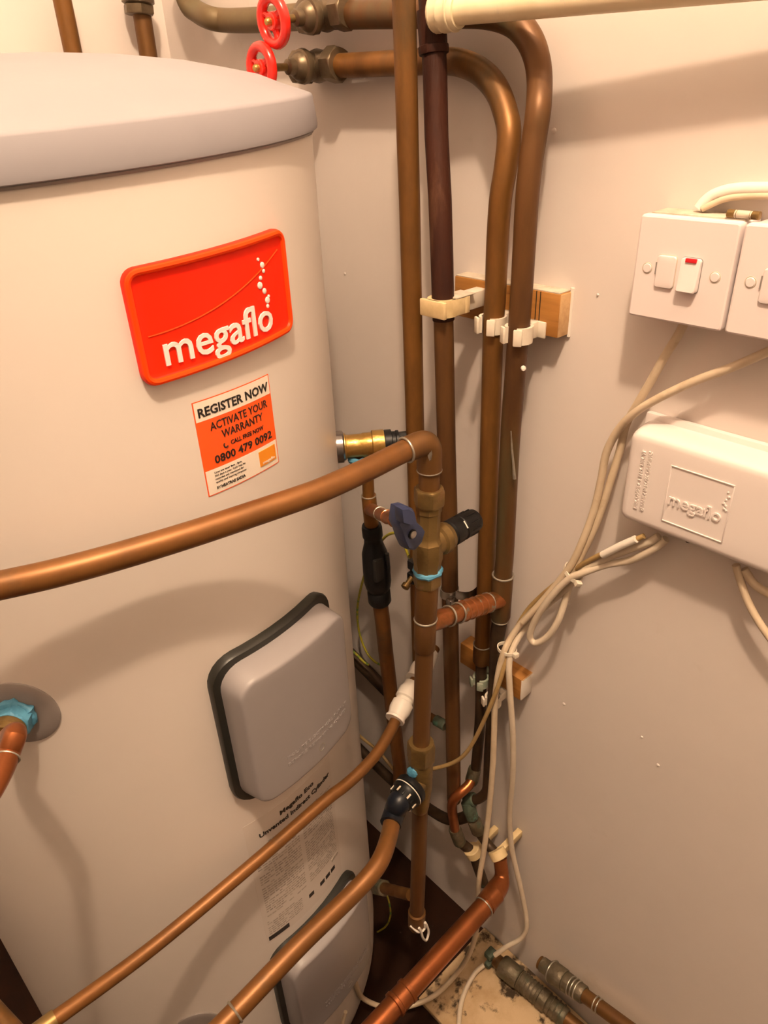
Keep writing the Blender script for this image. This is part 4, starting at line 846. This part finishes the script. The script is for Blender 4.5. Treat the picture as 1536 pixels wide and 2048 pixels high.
cable('cable', 'thin tan cable leaving the bundle and curving behind the strainer valve', [W(1288,1072,-0.030), W(1250,1088,-0.033), W(1196,1112,-0.034), W(1155,1135,-0.030), W(1110,1168,-0.024), W(1060,1214,-0.026), W(1030,1262,-0.040), W(1014,1310,-0.062), W(1000,1362,-0.076), W(975,1425,-0.085), W(950,1478,-0.09), W(930,1508,-0.095), W(905,1526,-0.10), W(868,1537,-0.11), W(840,1540,-0.12)], 0.0030, 'cable_tan')
o = cable('cable_sleeve', 'torn white sleeve round the tan cable under the wiring box', [W(1272,1078,-0.034), W(1240,1092,-0.036), W(1205,1110,-0.037)], 0.0042, 'plastic_white')
cable('cable', 'cream cable dropping from the wiring box towards the right photo edge', [W(1472,1130,-0.022), W(1482,1165,-0.020), W(1500,1212,-0.020), W(1530,1262,-0.020), W(1575,1320,-0.020)], 0.0038, 'cable_cream')
cable('cable', 'second cream cable from the wiring box, nearly horizontal at the right edge', [W(1488,1138,-0.018), W(1508,1168,-0.016), W(1545,1192,-0.016), W(1600,1225,-0.016)], 0.0042, 'cable_cream')
cable('cable', 'painted-over cable arching on top of the switch boxes', [W(1398,418,-0.012), W(1410,404,-0.010), W(1428,391,-0.008), W(1460,381,-0.007), W(1500,378,-0.006), W(1590,378,-0.006)], 0.0052, 'paint_drip')
cable('cable', 'thin second cable under the painted-over one on the switch boxes', [W(1404,418,-0.016), W(1425,408,-0.014), W(1450,398,-0.012), W(1485,393,-0.010), W(1560,392,-0.010)], 0.0026, 'cable_cream')
cable('cable', 'white cable curving down over the stained board to the photo edge', [ZP(968,1930,0.030), ZP(950,1946,0.022), ZP(932,1978,0.0165), ZP(921,2012,0.0165), ZP(917,2060,0.0165), ZP(915,2110,0.0165)], 0.0042, 'cable_white')
cable('cable', 'cream cable leaving the underside of the lower grey cover', [CY(-78,0.15,0.014), CY(-79.5,0.115,0.010), CY(-81,0.07,0.006), CY(-82,0.02,0.006)], 0.0030, 'cable_cream')
def tie(c, ax, R, lab, headdir):
    t = thing('cable_tie', lab, 'cable tie', c, 'cable ties'); ax = np.asarray(ax, float); ax /= np.linalg.norm(ax)
    hd = np.asarray(headdir, float); hd -= ax*np.dot(ax, hd); hd /= np.linalg.norm(hd); sd_ = np.cross(ax, hd)
    vs, fs = [], []; n = 28
    for i in range(n):
        A = 2*math.pi*i/n; e = hd*math.cos(A)*R[0]+sd_*math.sin(A)*R[1]; en = e/np.linalg.norm(e)
        for r_, z_ in ((0,-0.0022),(0.0014,-0.0022),(0.0014,0.0022),(0,0.0022)): vs.append(np.asarray(c)+e+en*r_+ax*z_)
    for i in range(n):
        for j in range(4): fs.append((4*i+j, 4*i+(j+1) % 4, 4*((i+1) % n)+(j+1) % 4, 4*((i+1) % n)+j))
    mesh_obj('strap', (vs, fs), 'clip_white', t); mesh_obj('head', box(np.asarray(c)+hd*(R[0]+0.003), (0.0062, 0.0075, 0.0065), (hd, sd_, ax), 0.001), 'clip_white', t)
tie(W(1146,1145,-0.031), W(1098,1192,-0.036)-W(1168,1100,-0.026), (0.0135,0.0095), 'cream cable tie gathering the cables left of the wiring box', W(1160,1165,-0.04)-W(1146,1145,-0.031))
tie(W(1014,1298,-0.058), V3(0.05,0.05,1), (0.013,0.010), 'cream cable tie gathering the cables beside the outermost riser', W(1030,1304,-0.06)-W(1014,1298,-0.058))
lo = RP(1842)
pts = [lo+V3(-0.013,0,0.004), lo+V3(-0.008,-0.012,-0.004), lo+V3(0.003,-0.014,-0.006), YP(850,1845,RY-0.014), YP(857,1862,RY-0.016), YP(853,1880,RY-0.018), YP(846,1876,RY-0.018), YP(842,1862,RY-0.016), YP(838,1856,RY-0.014)]
cable('string_loop', 'white looped string tied round the foot of the valve riser', pts, 0.0019, 'plastic_white', 'string')
